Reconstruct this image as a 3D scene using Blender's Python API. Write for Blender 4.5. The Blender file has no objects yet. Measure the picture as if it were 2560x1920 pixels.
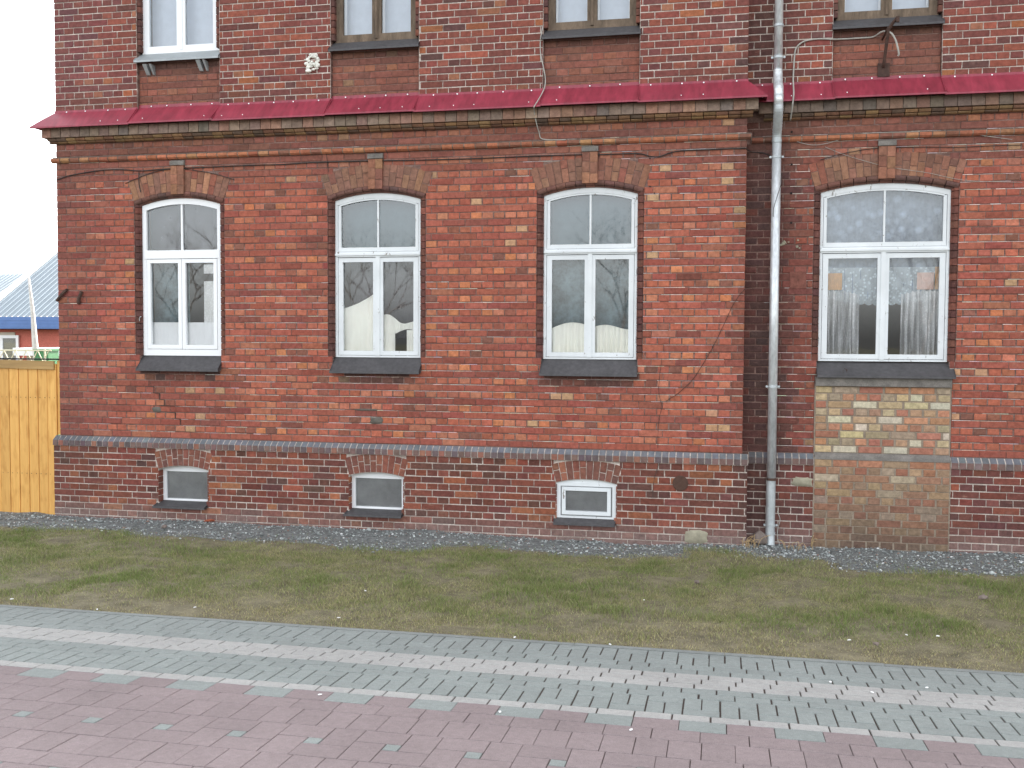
import bpy, bmesh, math, random
import numpy as np
from mathutils import Vector, Matrix
R_ = random.Random(7)
NR = np.random.default_rng(11)
scene = bpy.context.scene

# ------------------------------------------------------------------ camera
cam_d = bpy.data.cameras.new("camera"); cam = bpy.data.objects.new("camera", cam_d)
scene.collection.objects.link(cam); scene.camera = cam
CAM = Vector((7.9401, -10.8882, 2.1794))
YAW, PIT, ROL, FPX = .2046, .0437, .0051, 2500.
F = Vector((-math.sin(YAW)*math.cos(PIT), math.cos(YAW)*math.cos(PIT), -math.sin(PIT)))
Rt = Vector((math.cos(YAW), math.sin(YAW), 0)); Up = Rt.cross(F)
R2 = Rt*math.cos(ROL)+Up*math.sin(ROL); U2 = Up*math.cos(ROL)-Rt*math.sin(ROL)
m = Matrix((R2, U2, -F)).transposed().to_4x4(); m.translation = CAM
cam.matrix_world = m
cam_d.sensor_width = 36; cam_d.sensor_fit = 'HORIZONTAL'; cam_d.lens = 36*FPX/2560
cam_d.clip_start = .05; cam_d.clip_end = 2000

# ------------------------------------------------------------------ sky and sun
SUN_EL, SUN_AZ = math.radians(36), math.radians(16)
world = bpy.data.worlds.new("World"); scene.world = world; world.use_nodes = True
nt = world.node_tree; bg = nt.nodes['Background']
sky = nt.nodes.new('ShaderNodeTexSky'); sky.sky_type = 'NISHITA'; sky.sun_disc = False
sky.sun_elevation = SUN_EL; sky.sun_rotation = SUN_AZ
sky.air_density = 1.0; sky.dust_density = 3.0; sky.ozone_density = 1.0
hs = nt.nodes.new('ShaderNodeHueSaturation'); hs.inputs['Saturation'].default_value = .2
nt.links.new(sky.outputs[0], hs.inputs['Color']); nt.links.new(hs.outputs[0], bg.inputs['Color'])
bg.inputs['Strength'].default_value = .15
sun_d = bpy.data.lights.new("sun", 'SUN'); sun = bpy.data.objects.new("sun", sun_d); scene.collection.objects.link(sun)
sd = Vector((math.sin(SUN_AZ)*math.cos(SUN_EL), math.cos(SUN_AZ)*math.cos(SUN_EL), math.sin(SUN_EL)))
sun.rotation_euler = sd.to_track_quat('Z', 'Y').to_euler(); sun.location = sd*40
sun_d.energy = 3.0; sun_d.angle = math.radians(.6); sun_d.color = (1, .95, .87)
vs = scene.view_settings; vs.view_transform = 'Standard'; vs.look = 'None'; vs.gamma = 1; vs.use_curve_mapping = False
vs.exposure = 2.2

# ------------------------------------------------------------------ helpers
COL = scene.collection
def lin(c): return c/12.92 if c <= .04045 else ((c+.055)/1.055)**2.4
def sr(r, g, b): return (lin(r/255), lin(g/255), lin(b/255))
def mixc(a, b, t): return tuple(a[i]*(1-t)+b[i]*t for i in range(3))
def jit(c, s=.08, rng=R_):
    k = math.exp(rng.gauss(0, s)); return tuple(max(0, v*k*math.exp(rng.gauss(0, s*.35))) for v in c)
def pick(pal, rng=R_):
    t = sum(p[0] for p in pal)*rng.random()
    for w, c in pal:
        t -= w
        if t <= 0: return c
    return pal[-1][1]

class MB:
    def __init__(s): s.v = []; s.f = []; s.c = []; s.m = []
    def add(s, vs_, fs, col, mi=0):
        o = len(s.v); s.v += vs_
        for i, f in enumerate(fs):
            s.f.append(tuple(o+j for j in f)); s.c.append(col[i] if isinstance(col, list) else col); s.m.append(mi)
    def box(s, x0, x1, y0, y1, z0, z1, col=(1, 1, 1)):
        v = [(x, y, z) for z in (z0, z1) for y in (y0, y1) for x in (x0, x1)]
        s.add(v, [(0, 2, 3, 1), (4, 5, 7, 6), (0, 1, 5, 4), (2, 6, 7, 3), (0, 4, 6, 2), (1, 3, 7, 5)], col)
    def piece(s, q, yf, yb, ch, col, j=.0015, rng=R_):
        ins = []
        for i in range(4):
            p, a, b = Vector(q[i]), Vector(q[(i+1) % 4]), Vector(q[i-1])
            ins.append(p+(a-p).normalized()*ch+(b-p).normalized()*ch)
        v = [(p.x, yf+rng.uniform(-j, j), p.y) for p in ins]+[(p[0], yf+ch*.9, p[1]) for p in q]+[(p[0], yb, p[1]) for p in q]
        f = [(0, 1, 2, 3)]
        for i in range(4):
            k = (i+1) % 4; f += [(4+i, 4+k, k, i), (8+i, 8+k, 4+k, 4+i)]
        s.add(v, f, col)
    def extx(s, prof, x0, x1, cols):            # profile in (y,z), ordered from top-back round the front to bottom-back
        n = len(prof)
        v = [(x0, y, z) for y, z in prof]+[(x1, y, z) for y, z in prof]
        f = [(i, i+1, n+i+1, n+i) for i in range(n-1)]+[tuple(range(n))[::-1], tuple(range(n, 2*n))]
        f = [tuple(reversed(a)) for a in f]
        if not isinstance(cols, list): cols = [cols]*(n-1)
        s.add(v, f, cols+[cols[0], cols[0]])
    def tube(s, path, rad, n=10, col=(1, 1, 1), cap=True):
        P = [Vector(p) for p in path]; rad = rad if isinstance(rad, (list, tuple)) else [rad]*len(P)
        ref = Vector((.13, .9, .2)); vs_ = []
        for i, p in enumerate(P):
            t = (P[min(i+1, len(P)-1)]-P[max(i-1, 0)]).normalized()
            a = t.cross(ref)
            if a.length < .05: a = t.cross(Vector((1, 0, .3)))
            a.normalize(); b = t.cross(a)
            for k in range(n):
                an = 2*math.pi*k/n; q = p+(a*math.cos(an)+b*math.sin(an))*rad[i]; vs_.append(tuple(q))
        f = [(i*n+k, i*n+(k+1) % n, (i+1)*n+(k+1) % n, (i+1)*n+k) for i in range(len(P)-1) for k in range(n)]
        if cap: f += [tuple(range(n))[::-1], tuple(range((len(P)-1)*n, len(P)*n))]
        s.add(vs_, f, col)
    def arcstrip(s, c, zc, r0, r1, t0, t1, n, y0, y1, col=(1, 1, 1)):
        for i in range(n):
            a, b = t0+(t1-t0)*i/n, t0+(t1-t0)*(i+1)/n
            q = [(c+r0*math.sin(a), zc+r0*math.cos(a)), (c+r0*math.sin(b), zc+r0*math.cos(b)),
                 (c+r1*math.sin(b), zc+r1*math.cos(b)), (c+r1*math.sin(a), zc+r1*math.cos(a))]
            v = [(x, y0, z) for x, z in q]+[(x, y1, z) for x, z in q]
            f = [(0, 1, 2, 3), (4, 5, 1, 0), (6, 7, 3, 2)]
            if i == 0: f.append((7, 4, 0, 3))
            if i == n-1: f.append((5, 6, 2, 1))
            s.add(v, f, col)
    def build(s, name, mat, parent=None, smooth=False):
        me = bpy.data.meshes.new(name); me.from_pydata(s.v, [], s.f)
        mats = mat if isinstance(mat, list) else [mat]
        for mm in mats: me.materials.append(mm)
        if len(mats) > 1: me.polygons.foreach_set('material_index', s.m)
        at = me.color_attributes.new('col', 'FLOAT_COLOR', 'CORNER')
        lt = np.array([len(f) for f in s.f]); c = np.ones((len(s.f), 4), 'f'); c[:, :3] = np.array(s.c, 'f')
        at.data.foreach_set('color', np.repeat(c, lt, axis=0).ravel())
        if smooth: me.polygons.foreach_set('use_smooth', [True]*len(s.f))
        me.update()
        o = bpy.data.objects.new(name, me); COL.objects.link(o); o.parent = parent
        return o

def tag(o, label=None, cat=None, group=None, kind=None):
    if label: o['label'] = label
    if cat: o['category'] = cat
    if group: o['group'] = group
    if kind: o['kind'] = kind
    return o
def empty(name, loc=(0, 0, 0)):
    o = bpy.data.objects.new(name, None); COL.objects.link(o); o.location = loc; o.empty_display_size = .2; return o
def smooth_path(pts, n=6):
    P = [Vector(p) for p in pts]; out = []
    for i in range(len(P)-1):
        p0, p1, p2, p3 = P[max(i-1, 0)], P[i], P[i+1], P[min(i+2, len(P)-1)]
        for k in range(n):
            t = k/n
            out.append(.5*((2*p1)+(p2-p0)*t+(2*p0-5*p1+4*p2-p3)*t*t+(3*p1-p0-3*p2+p3)*t**3))
    out.append(P[-1]); return out
def vnoise(x, y, seed=0):
    x = np.asarray(x, float); y = np.asarray(y, float)
    xi = np.floor(x).astype(np.int64); yi = np.floor(y).astype(np.int64); fx = x-xi; fy = y-yi
    fx = fx*fx*(3-2*fx); fy = fy*fy*(3-2*fy)
    def h(a, b):
        n = (a*374761393+b*668265263+seed*1442695041) & 0x7fffffff
        n = ((n ^ (n >> 13))*1274126177) & 0x7fffffff
        return ((n ^ (n >> 16)) & 0xffff)/65535.
    return (h(xi, yi)*(1-fx)+h(xi+1, yi)*fx)*(1-fy)+(h(xi, yi+1)*(1-fx)+h(xi+1, yi+1)*fx)*fy
def vn(x, y, seed=0): return float(vnoise(np.array([x]), np.array([y]), seed)[0])

# ------------------------------------------------------------------ materials
def newmat(name):
    mt = bpy.data.materials.new(name); mt.use_nodes = True
    n = mt.node_tree.nodes; return mt, mt.node_tree, n, n['Principled BSDF']
def N(nt_, t, **kw):
    n = nt_.nodes.new(t)
    for k, v in kw.items():
        if k in n.inputs: n.inputs[k].default_value = v
        else: setattr(n, k, v)
    return n
def noise(nt_, scale, detail=3, rough=.6, vec=None):
    n = N(nt_, 'ShaderNodeTexNoise', Scale=scale, Detail=detail, Roughness=rough)
    if vec: nt_.links.new(vec, n.inputs['Vector'])
    return n
def ramp(nt_, src, stops):
    r = nt_.nodes.new('ShaderNodeValToRGB'); e = r.color_ramp.elements
    while len(e) > 1: e.remove(e[0])
    for i, (p, c) in enumerate(stops):
        el = e[0] if i == 0 else e.new(p)
        el.position = p; el.color = (*c, 1) if len(c) == 3 else c
    nt_.links.new(src, r.inputs['Fac']); return r
def mixn(nt_, a, b, fac, mode='MIX'):
    x = nt_.nodes.new('ShaderNodeMix'); x.data_type = 'RGBA'; x.blend_type = mode
    for v, i in ((fac, 0), (a, 6), (b, 7)):
        if hasattr(v, 'is_linked') or isinstance(v, bpy.types.NodeSocket): nt_.links.new(v, x.inputs[i])
        else: x.inputs[i].default_value = v if i == 0 else (*v, 1)
    return x.outputs[2]
def bump(nt_, h, strength, dist, bsdf):
    b = N(nt_, 'ShaderNodeBump', Strength=strength, Distance=dist); nt_.links.new(h, b.inputs['Height'])
    nt_.links.new(b.outputs[0], bsdf.inputs['Normal']); return b
def geo(nt_): return nt_.nodes.new('ShaderNodeNewGeometry').outputs['Position']
def scaled(nt_, vec, s):
    mp = nt_.nodes.new('ShaderNodeMapping'); mp.inputs['Scale'].default_value = s
    nt_.links.new(vec, mp.inputs['Vector']); return mp.outputs[0]

def attr_mat(name, gain=(1, 1, 1), rough=.9, n1=(22, .55, 1.3), n2=(140, .75, 1.25), bs=.5, bd=.004, spec=.25, stain=None):
    mt, t, n, b = newmat(name); p = geo(t)
    at = N(t, 'ShaderNodeAttribute', attribute_name='col')
    a = noise(t, n1[0], 4, .65, p); r1 = ramp(t, a.outputs[0], [(.3, (n1[1],)*3), (.7, (n1[2],)*3)])
    c = noise(t, n2[0], 3, .7, p); r2 = ramp(t, c.outputs[0], [(.25, (n2[1],)*3), (.75, (n2[2],)*3)])
    x = mixn(t, at.outputs['Color'], gain, 1., 'MULTIPLY'); x = mixn(t, x, r1.outputs[0], 1., 'MULTIPLY'); x = mixn(t, x, r2.outputs[0], 1., 'MULTIPLY')
    if stain:
        mp = t.nodes.new('ShaderNodeMapping'); mp.inputs['Rotation'].default_value = (0, math.radians(-32), 0); mp.inputs['Scale'].default_value = (5, 5, 34); t.links.new(p, mp.inputs['Vector'])
        kn = noise(t, 1.5, 3, .6, mp.outputs[0]); kr = ramp(t, kn.outputs[0], [(.68, (0, 0, 0)), (.76, (.42,)*3)])
        x = mixn(t, x, sr(206, 164, 138), kr.outputs[0])
        s = noise(t, stain[0], 5, .7, p); rs = ramp(t, s.outputs[0], [(stain[1], (0, 0, 0)), (stain[2], (1, 1, 1))])
        ml = N(t, 'ShaderNodeMath', operation='MULTIPLY'); t.links.new(rs.outputs[0], ml.inputs[0]); ml.inputs[1].default_value = stain[4]
        x = mixn(t, x, stain[3], ml.outputs[0])
    t.links.new(x, b.inputs['Base Color']); b.inputs['Roughness'].default_value = rough
    b.inputs['Specular IOR Level'].default_value = spec
    bump(t, c.outputs[0], bs, bd, b); return mt
def plain(name, c, rough=.6, metal=0., var=.15, sc=12, bs=.0, spec=.4, stretch=None, fine=None):
    mt, t, n, b = newmat(name); p = geo(t)
    if stretch: p = scaled(t, p, stretch)
    a = noise(t, sc, 5, .65, p)
    lo, hi = tuple(v*(1-var*2) for v in c), tuple(min(1, v*(1+var*1.2)) for v in c)
    r = ramp(t, a.outputs[0], [(.28, lo), (.72, hi)]); out = r.outputs[0]
    if fine:
        f2 = noise(t, fine, 2, .6, p); rr = ramp(t, f2.outputs[0], [(.3, (.8,)*3), (.7, (1.15,)*3)])
        out = mixn(t, out, rr.outputs[0], 1., 'MULTIPLY')
    t.links.new(out, b.inputs['Base Color']); b.inputs['Roughness'].default_value = rough
    b.inputs['Metallic'].default_value = metal; b.inputs['Specular IOR Level'].default_value = spec
    if bs: bump(t, a.outputs[0], bs, .003, b)
    return mt

M = {}
M['brick'] = attr_mat('brick_clay', n1=(22, .68, 1.22), n2=(140, .82, 1.16), stain=(6, .6, .8, sr(150, 122, 110), .4))
M['band'] = attr_mat('glazed_plinth_brick', rough=.7, n1=(15, .75, 1.15))
# bed mortar of the ground floor: dirty joints with long white stretches; paler and more even on the other walls
def mortar(name, dark, light, p0, p1, bias):
    mt, t, n, b = newmat(name); p = geo(t)
    a = noise(t, 2.2, 4, .6, scaled(t, p, (1, 1, 9))); f2 = noise(t, 60, 2, .6, p)
    sx = N(t, 'ShaderNodeSeparateXYZ'); t.links.new(p, sx.inputs[0])
    m1 = N(t, 'ShaderNodeMath', operation='MULTIPLY_ADD'); t.links.new(sx.outputs['Z'], m1.inputs[0]); m1.inputs[1].default_value = -bias; m1.inputs[2].default_value = bias*2.6
    ad = N(t, 'ShaderNodeMath', operation='ADD'); t.links.new(a.outputs[0], ad.inputs[0]); t.links.new(m1.outputs[0], ad.inputs[1])
    r = ramp(t, ad.outputs[0], [(p0, dark), (p1, light)])
    rr = ramp(t, f2.outputs[0], [(.3, (.7,)*3), (.7, (1.2,)*3)])
    t.links.new(mixn(t, r.outputs[0], rr.outputs[0], 1., 'MULTIPLY'), b.inputs['Base Color'])
    b.inputs['Roughness'].default_value = .95; bump(t, f2.outputs[0], .6, .004, b); return mt
M['mortar'] = mortar('mortar_weathered', sr(100, 74, 66), sr(140, 114, 104), .4, .64, .0)
M['mortar_pale'] = mortar('mortar_pale', sr(140, 124, 114), sr(206, 195, 184), .3, .62, 0)
M['mortar_old'] = mortar('mortar_sooty', sr(98, 82, 72), sr(160, 144, 130), .38, .66, 0)
M['mortar_tan'] = plain('mortar_tan', sr(148, 134, 118), .95, var=.12, sc=14, bs=.4, fine=90)
M['cement'] = plain('cement_render', sr(125, 120, 114), .95, var=.2, sc=9, bs=.5, fine=80)
def painted(name, c, under, amt, rough=.55):
    mt, t, n, b = newmat(name); p = geo(t)
    a = noise(t, 16, 6, .72, scaled(t, p, (1, 1, .5))); k = noise(t, 3, 3, .6, p)
    r = ramp(t, a.outputs[0], [(amt, (0, 0, 0)), (amt+.035, (1, 1, 1))])
    g = ramp(t, k.outputs[0], [(.3, tuple(v*.86 for v in c)), (.7, c)])
    t.links.new(mixn(t, g.outputs[0], under, r.outputs[0]), b.inputs['Base Color'])
    b.inputs['Roughness'].default_value = rough; bump(t, a.outputs[0], .25, .002, b); return mt
M['paint'] = painted('peeling_white_paint', sr(226, 230, 231), sr(128, 120, 110), .625)
M['pvc'] = plain('white_plastic', sr(238, 240, 241), .3, var=.01, sc=2)
M['oldwood'] = plain('weathered_wood', sr(118, 102, 86), .85, var=.28, sc=10, bs=.5, stretch=(1, 1, .25), fine=70)
M['sill'] = plain('grey_sheet_metal', sr(78, 76, 77), .55, metal=.1, var=.1, sc=4, fine=25)
M['sill_zinc'] = plain('zinc_sheet', sr(158, 164, 165), .45, metal=.2, var=.1, sc=5)
M['red_sheet'] = plain('red_painted_sheet', sr(146, 52, 68), .42, metal=.0, var=.14, sc=2.2, fine=9, spec=.5, stretch=(2.2, .5, .5), bs=.12)
M['screw'] = plain('bright_screw_head', sr(245, 245, 245), .3, var=.01)
M['galv'] = plain('galvanised_steel', (.7, .73, .74), .36, metal=.4, var=.1, sc=6, stretch=(1, 1, .4), fine=30)
M['galv_dull'] = plain('dull_galvanised_steel', (.5, .54, .55), .5, metal=.4, var=.15, sc=8)
M['cable'] = plain('black_cable', sr(48, 44, 42), .6, var=.1)
M['cable_pale'] = plain('pale_cable', sr(170, 168, 160), .5, var=.12)
M['rust'] = plain('rusty_iron', sr(78, 58, 50), .85, var=.25, sc=25, bs=.4)
M['foam'] = plain('white_foam', sr(236, 234, 222), .8, var=.2, sc=30, bs=.5)
M['dark'] = plain('dark_opening', sr(30, 27, 26), .9, var=.1)
M['room'] = plain('room_plaster', sr(150, 135, 118), .9, var=.1, sc=2)
def timber(name):
    mt, t, n, b = newmat(name); p = geo(t); oi = N(t, 'ShaderNodeObjectInfo')
    w = noise(t, 7, 5, .6, scaled(t, p, (5, 5, .35))); k = noise(t, 5, 2, .5, scaled(t, p, (3, 3, 1)))
    r = ramp(t, w.outputs[0], [(.25, sr(214, 160, 84)), (.75, sr(234, 184, 104))])
    rk = ramp(t, k.outputs[0], [(.5, (1, 1, 1)), (.75, (.8, .7, .56))])
    ro = ramp(t, oi.outputs['Random'], [(0, (.82, .79, .74)), (1, (1.04, 1.03, 1.0))])
    x = mixn(t, mixn(t, r.outputs[0], rk.outputs[0], 1., 'MULTIPLY'), ro.outputs[0], 1., 'MULTIPLY')
    t.links.new(x, b.inputs['Base Color']); b.inputs['Roughness'].default_value = .6; bump(t, w.outputs[0], .2, .002, b); return mt
M['timber'] = timber('oiled_timber')
M['timber_cap'] = plain('grey_brown_timber', sr(168, 136, 88), .7, var=.15, sc=7, stretch=(.3, 4, 4))
def glass(name, k, tint=(.98, .985, .985)):
    mt, t, n, b = newmat(name); n.remove(b); p = geo(t)
    tr = N(t, 'ShaderNodeBsdfTransparent'); tr.inputs[0].default_value = (*tint, 1)
    gl = N(t, 'ShaderNodeBsdfGlossy'); gl.inputs['Roughness'].default_value = .015; gl.inputs['Color'].default_value = (.95, .98, 1, 1)
    w = noise(t, 5, 1, .4, p); bp = N(t, 'ShaderNodeBump', Strength=.02, Distance=.01); t.links.new(w.outputs[0], bp.inputs['Height'])
    t.links.new(bp.outputs[0], gl.inputs['Normal'])
    fr = N(t, 'ShaderNodeFresnel', IOR=1.52); ma = N(t, 'ShaderNodeMath', operation='MULTIPLY'); ma.use_clamp = True
    t.links.new(fr.outputs[0], ma.inputs[0]); ma.inputs[1].default_value = k
    mx = N(t, 'ShaderNodeMixShader'); t.links.new(ma.outputs[0], mx.inputs[0]); t.links.new(tr.outputs[0], mx.inputs[1]); t.links.new(gl.outputs[0], mx.inputs[2])
    t.links.new(mx.outputs[0], n['Material Output'].inputs[0]); return mt
M['glass'] = glass('window_glass', 2.2)
M['glass_dim'] = glass('dusty_cellar_glass', 1.6, (.85, .86, .86))
def net(name, c, opac, holes=None, mottle=.3, folds=None):
    mt, t, n, b = newmat(name); p = geo(t)
    a = noise(t, 9, 4, .6, p); r = ramp(t, a.outputs[0], [(.3, tuple(v*(1-mottle) for v in c)), (.7, tuple(min(1, v*(1+mottle)) for v in c))])
    t.links.new(r.outputs[0], b.inputs['Base Color']); b.inputs['Roughness'].default_value = .95
    b.inputs['Specular IOR Level'].default_value = .05
    tr = N(t, 'ShaderNodeBsdfTransparent'); mx = N(t, 'ShaderNodeMixShader')
    if holes:
        vo = N(t, 'ShaderNodeTexVoronoi', Scale=holes); t.links.new(p, vo.inputs['Vector'])
        rv = ramp(t, vo.outputs['Distance'], [(.2, (1,)*3), (.45, (opac,)*3)]); t.links.new(rv.outputs[0], mx.inputs[0])
    else: mx.inputs[0].default_value = opac
    if folds:
        fn = noise(t, 1., 2, .5, scaled(t, p, (folds, 1, 1.5))); fr = ramp(t, fn.outputs[0], [(.35, (.35,)*3), (.62, (1,)*3)])
        t.links.new(mixn(t, rv.outputs[0], fr.outputs[0], 1., 'MULTIPLY'), mx.inputs[0])
    t.links.new(tr.outputs[0], mx.inputs[1]); t.links.new(b.outputs[0], mx.inputs[2])
    t.links.new(mx.outputs[0], n['Material Output'].inputs[0]); return mt
M['net_blue'] = net('grey_blue_net', sr(84, 108, 116), .8, mottle=.1)
M['net_pale'] = net('pale_net', sr(205, 214, 226), .92, mottle=.05)
M['net_mottle'] = net('mottled_net', sr(112, 132, 138), .8, mottle=.6)
M['net_dim'] = net('dim_net', sr(112, 110, 116), .6, mottle=.4)
M['lace'] = net('white_lace', sr(250, 251, 252), .8, holes=42, mottle=.08, folds=34)
M['bright_reflection'] = net('bright_reflection', sr(250, 250, 246), .85, holes=55, mottle=.1)
M['frill'] = net('lace_frill', sr(214, 226, 232), .55, holes=26, mottle=.2)
M['valance'] = net('lace_valance', sr(158, 172, 190), .6, holes=9, mottle=.3)
M['white_reflection'] = plain('white_reflection', sr(250, 250, 250), .9, var=.02, sc=4)
M['cream_reflection_sheet'] = plain('cream_reflection_sheet', sr(255, 252, 243), .9, var=.02, sc=5)
M['orange_cloth'] = plain('orange_cloth', sr(214, 160, 100), .9, var=.12, sc=20)
M['pink_cloth'] = plain('pink_cloth', sr(222, 186, 172), .9, var=.08, sc=20)
def paver(name, c, var=.045, rough=.85):
    mt, t, n, b = newmat(name); p = geo(t); oi = N(t, 'ShaderNodeObjectInfo')
    a = noise(t, 1.6, 5, .6, p); f2 = noise(t, 260, 2, .7, p); g = noise(t, 30, 3, .6, p)
    r = ramp(t, a.outputs[0], [(.25, tuple(v*.88 for v in c)), (.75, tuple(v*1.08 for v in c))])
    ro = ramp(t, oi.outputs['Random'], [(0, (1-var,)*3), (1, (1+var,)*3)])
    rf = ramp(t, f2.outputs[0], [(.3, (.72,)*3), (.7, (1.22,)*3)]); rg = ramp(t, g.outputs[0], [(.3, (.9,)*3), (.7, (1.07,)*3)])
    x = mixn(t, mixn(t, mixn(t, r.outputs[0], ro.outputs[0], 1., 'MULTIPLY'), rf.outputs[0], 1., 'MULTIPLY'), rg.outputs[0], 1., 'MULTIPLY')
    t.links.new(x, b.inputs['Base Color']); b.inputs['Roughness'].default_value = rough; b.inputs['Specular IOR Level'].default_value = .3
    bump(t, f2.outputs[0], .35, .002, b); return mt
M['grey_block'] = paver('grey_concrete_block', (.272, .298, .282))
M['white_block'] = paver('white_concrete_block', (.4, .395, .375), .035)
M['pink_slab'] = paver('pink_concrete_slab', (.275, .223, .22))
M['sand'] = plain('dark_joint_sand', sr(84, 74, 68), .95, var=.2, sc=30, fine=150)
M['kerb'] = paver('kerb_concrete', (.25, .268, .255))
M['soil'] = plain('dry_lawn_soil', (.2, .178, .112), .95, var=.25, sc=6, bs=.5, fine=60)
M['gravel_bed'] = plain('gravel_bed', (.185, .195, .187), .95, var=.3, sc=20, bs=.8, fine=90)
M['stone'] = attr_mat('gravel_stone', n1=(60, .7, 1.2), n2=(200, .8, 1.2), bs=.3)
M['asphalt'] = plain('asphalt', (.05, .05, .052), .9, var=.15, sc=3, fine=90)
M['earth'] = plain('far_ground', (.09, .085, .05), .95, var=.25, sc=.6, fine=9)
def leafy(name):
    mt, t, n, b = newmat(name); at = N(t, 'ShaderNodeAttribute', attribute_name='col')
    t.links.new(at.outputs['Color'], b.inputs['Base Color']); b.inputs['Roughness'].default_value = .7
    b.inputs['Specular IOR Level'].default_value = .2
    tl = N(t, 'ShaderNodeBsdfTranslucent'); t.links.new(at.outputs['Color'], tl.inputs[0])
    mx = N(t, 'ShaderNodeMixShader'); mx.inputs[0].default_value = .25
    t.links.new(b.outputs[0], mx.inputs[1]); t.links.new(tl.outputs[0], mx.inputs[2]); t.links.new(mx.outputs[0], n['Material Output'].inputs[0]); return mt
M['grass'] = leafy('grass_blade')
def brick_tex(name):
    mt, t, n, b = newmat(name); p = geo(t)
    sx = N(t, 'ShaderNodeSeparateXYZ'); t.links.new(p, sx.inputs[0]); ad = N(t, 'ShaderNodeMath', operation='ADD')
    t.links.new(sx.outputs[0], ad.inputs[0]); t.links.new(sx.outputs[1], ad.inputs[1])
    cx = N(t, 'ShaderNodeCombineXYZ'); t.links.new(ad.outputs[0], cx.inputs[0]); t.links.new(sx.outputs[2], cx.inputs[1])
    bt = N(t, 'ShaderNodeTexBrick', Scale=1.0); t.links.new(cx.outputs[0], bt.inputs['Vector'])
    bt.inputs['Brick Width'].default_value = .26; bt.inputs['Row Height'].default_value = .077; bt.inputs['Mortar Size'].default_value = .006
    bt.inputs['Color1'].default_value = (*sr(140, 66, 56), 1); bt.inputs['Color2'].default_value = (*sr(118, 60, 55), 1); bt.inputs['Mortar'].default_value = (*sr(150, 138, 128), 1)
    t.links.new(bt.outputs[0], b.inputs['Base Color']); b.inputs['Roughness'].default_value = .9; return mt
M['brick_far'] = brick_tex('brick_courses')

# ------------------------------------------------------------------ ground, lawn, pavement
SL = .055
def zlawn(y): return -.0274*min(y, 0)
def zpave(y): return .1165+SL*(-4.25-y)
def sheet(name, xs, ys, zf, mat, parent=None):
    mb = MB(); nx = len(xs)
    v = [(x, y, zf(x, y)) for y in ys for x in xs]
    mb.add(v, [(j*nx+i, j*nx+i+1, (j+1)*nx+i+1, (j+1)*nx+i) for j in range(len(ys)-1) for i in range(nx-1)], (1, 1, 1))
    return mb.build(name, mat, parent, True)
def zg(y):
    if y <= -8.8: return .25
    if y <= -4.2: return .06+(.25-.06)*(-4.2-y)/4.6
    if y <= 0: return -.06+.12*(-y)/4.2
    return -.06
tag(sheet('ground', [-300, 300], [-300, -8.8, -4.2, 0, 300], lambda x, y: zg(y), M['earth']), kind='structure')
tag(sheet('road', [-60, 60], [-24, -8.72], lambda x, y: zpave(-8.72)-.02, M['asphalt']), kind='structure')
GX0, GX1 = -3.5, 16.
def lawnz(x, y):
    e = min(1, max(0, (y+4.25)/.3))
    return zlawn(y)-.012+e*(.05*(vn(x*1.7, y*1.7, 3)-.5)+.03*(vn(x*5, y*5, 4)-.5))+(.02 if x < 6 and y > -.6 else 0)*(1 if x < 7 else 0)
xs = [GX0+(GX1-GX0)*i/150 for i in range(151)]; ys = [-4.25+4.6*j/50 for j in range(51)]
def gw(x): return .95+.28*(vn(x*.9, 2.2, 5)-.5)*2-(.38 if 7.6 < x < 9.0 else 0)+.1*(vn(x*4, 7, 8)-.5)
mbl = MB(); nx = len(xs); v = [(x, y, lawnz(x, y)) for y in ys for x in xs]
for j in range(len(ys)-1):
    for i in range(nx-1): mbl.f.append((j*nx+i, j*nx+i+1, (j+1)*nx+i+1, (j+1)*nx+i)); mbl.c.append((1, 1, 1)); mbl.m.append(1 if (ys[j]+ys[j+1])/2 > -gw(xs[i]) else 0)
mbl.v = v
lawn = tag(mbl.build('lawn', [M['soil'], M['gravel_bed']], None, True), kind='structure')

pave = tag(sheet('pavement', [-6, 18], [-8.75, -4.25], lambda x, y: zpave(y)-.008, M['sand']), kind='structure')
pit_e = math.atan(-SL)
def block_mesh(name, w, d, mat, g=.0045, gy=.0036, ch=.0025, h=.05):
    x, y = w/2-g, d/2-gy; mb = MB()
    v = [(sx*(x-ch), sy*(y-ch), 0) for sx, sy in ((-1, -1), (1, -1), (1, 1), (-1, 1))]+[(sx*x, sy*y, -ch) for sx, sy in ((-1, -1), (1, -1), (1, 1), (-1, 1))]+[(sx*x, sy*y, -h) for sx, sy in ((-1, -1), (1, -1), (1, 1), (-1, 1))]
    f = [(0, 1, 2, 3)]
    for i in range(4):
        k = (i+1) % 4; f += [(4+i, 4+k, k, i), (8+i, 8+k, 4+k, 4+i)]
    me = bpy.data.meshes.new(name); me.from_pydata(v, [], f); me.materials.append(mat); return me
BM = {('g', 'h'): block_mesh('grey_block_across', .2, .1, M['grey_block']), ('g', 'v'): block_mesh('grey_block_along', .1, .2, M['grey_block']),
      ('w', 'h'): block_mesh('white_block', .2, .1, M['white_block']),
      ('p', 'h'): block_mesh('pink_slab_across', .24, .16, M['pink_slab'], .0018, .0032), ('p', 'v'): block_mesh('pink_slab_along', .16, .24, M['pink_slab'], .0018, .0032),
      ('G', 'h'): block_mesh('grey_slab', .24, .16, M['grey_block'], .0018, .0032), ('s', 'h'): block_mesh('small_grey_insert', .08, .08, M['grey_block'], .003, .0035)}
NAME = {'g': 'grey_paving_block', 'w': 'white_paving_block', 'p': 'pink_paving_slab', 'G': 'grey_paving_slab', 's': 'small_grey_paving_block'}
blocks = []
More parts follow.
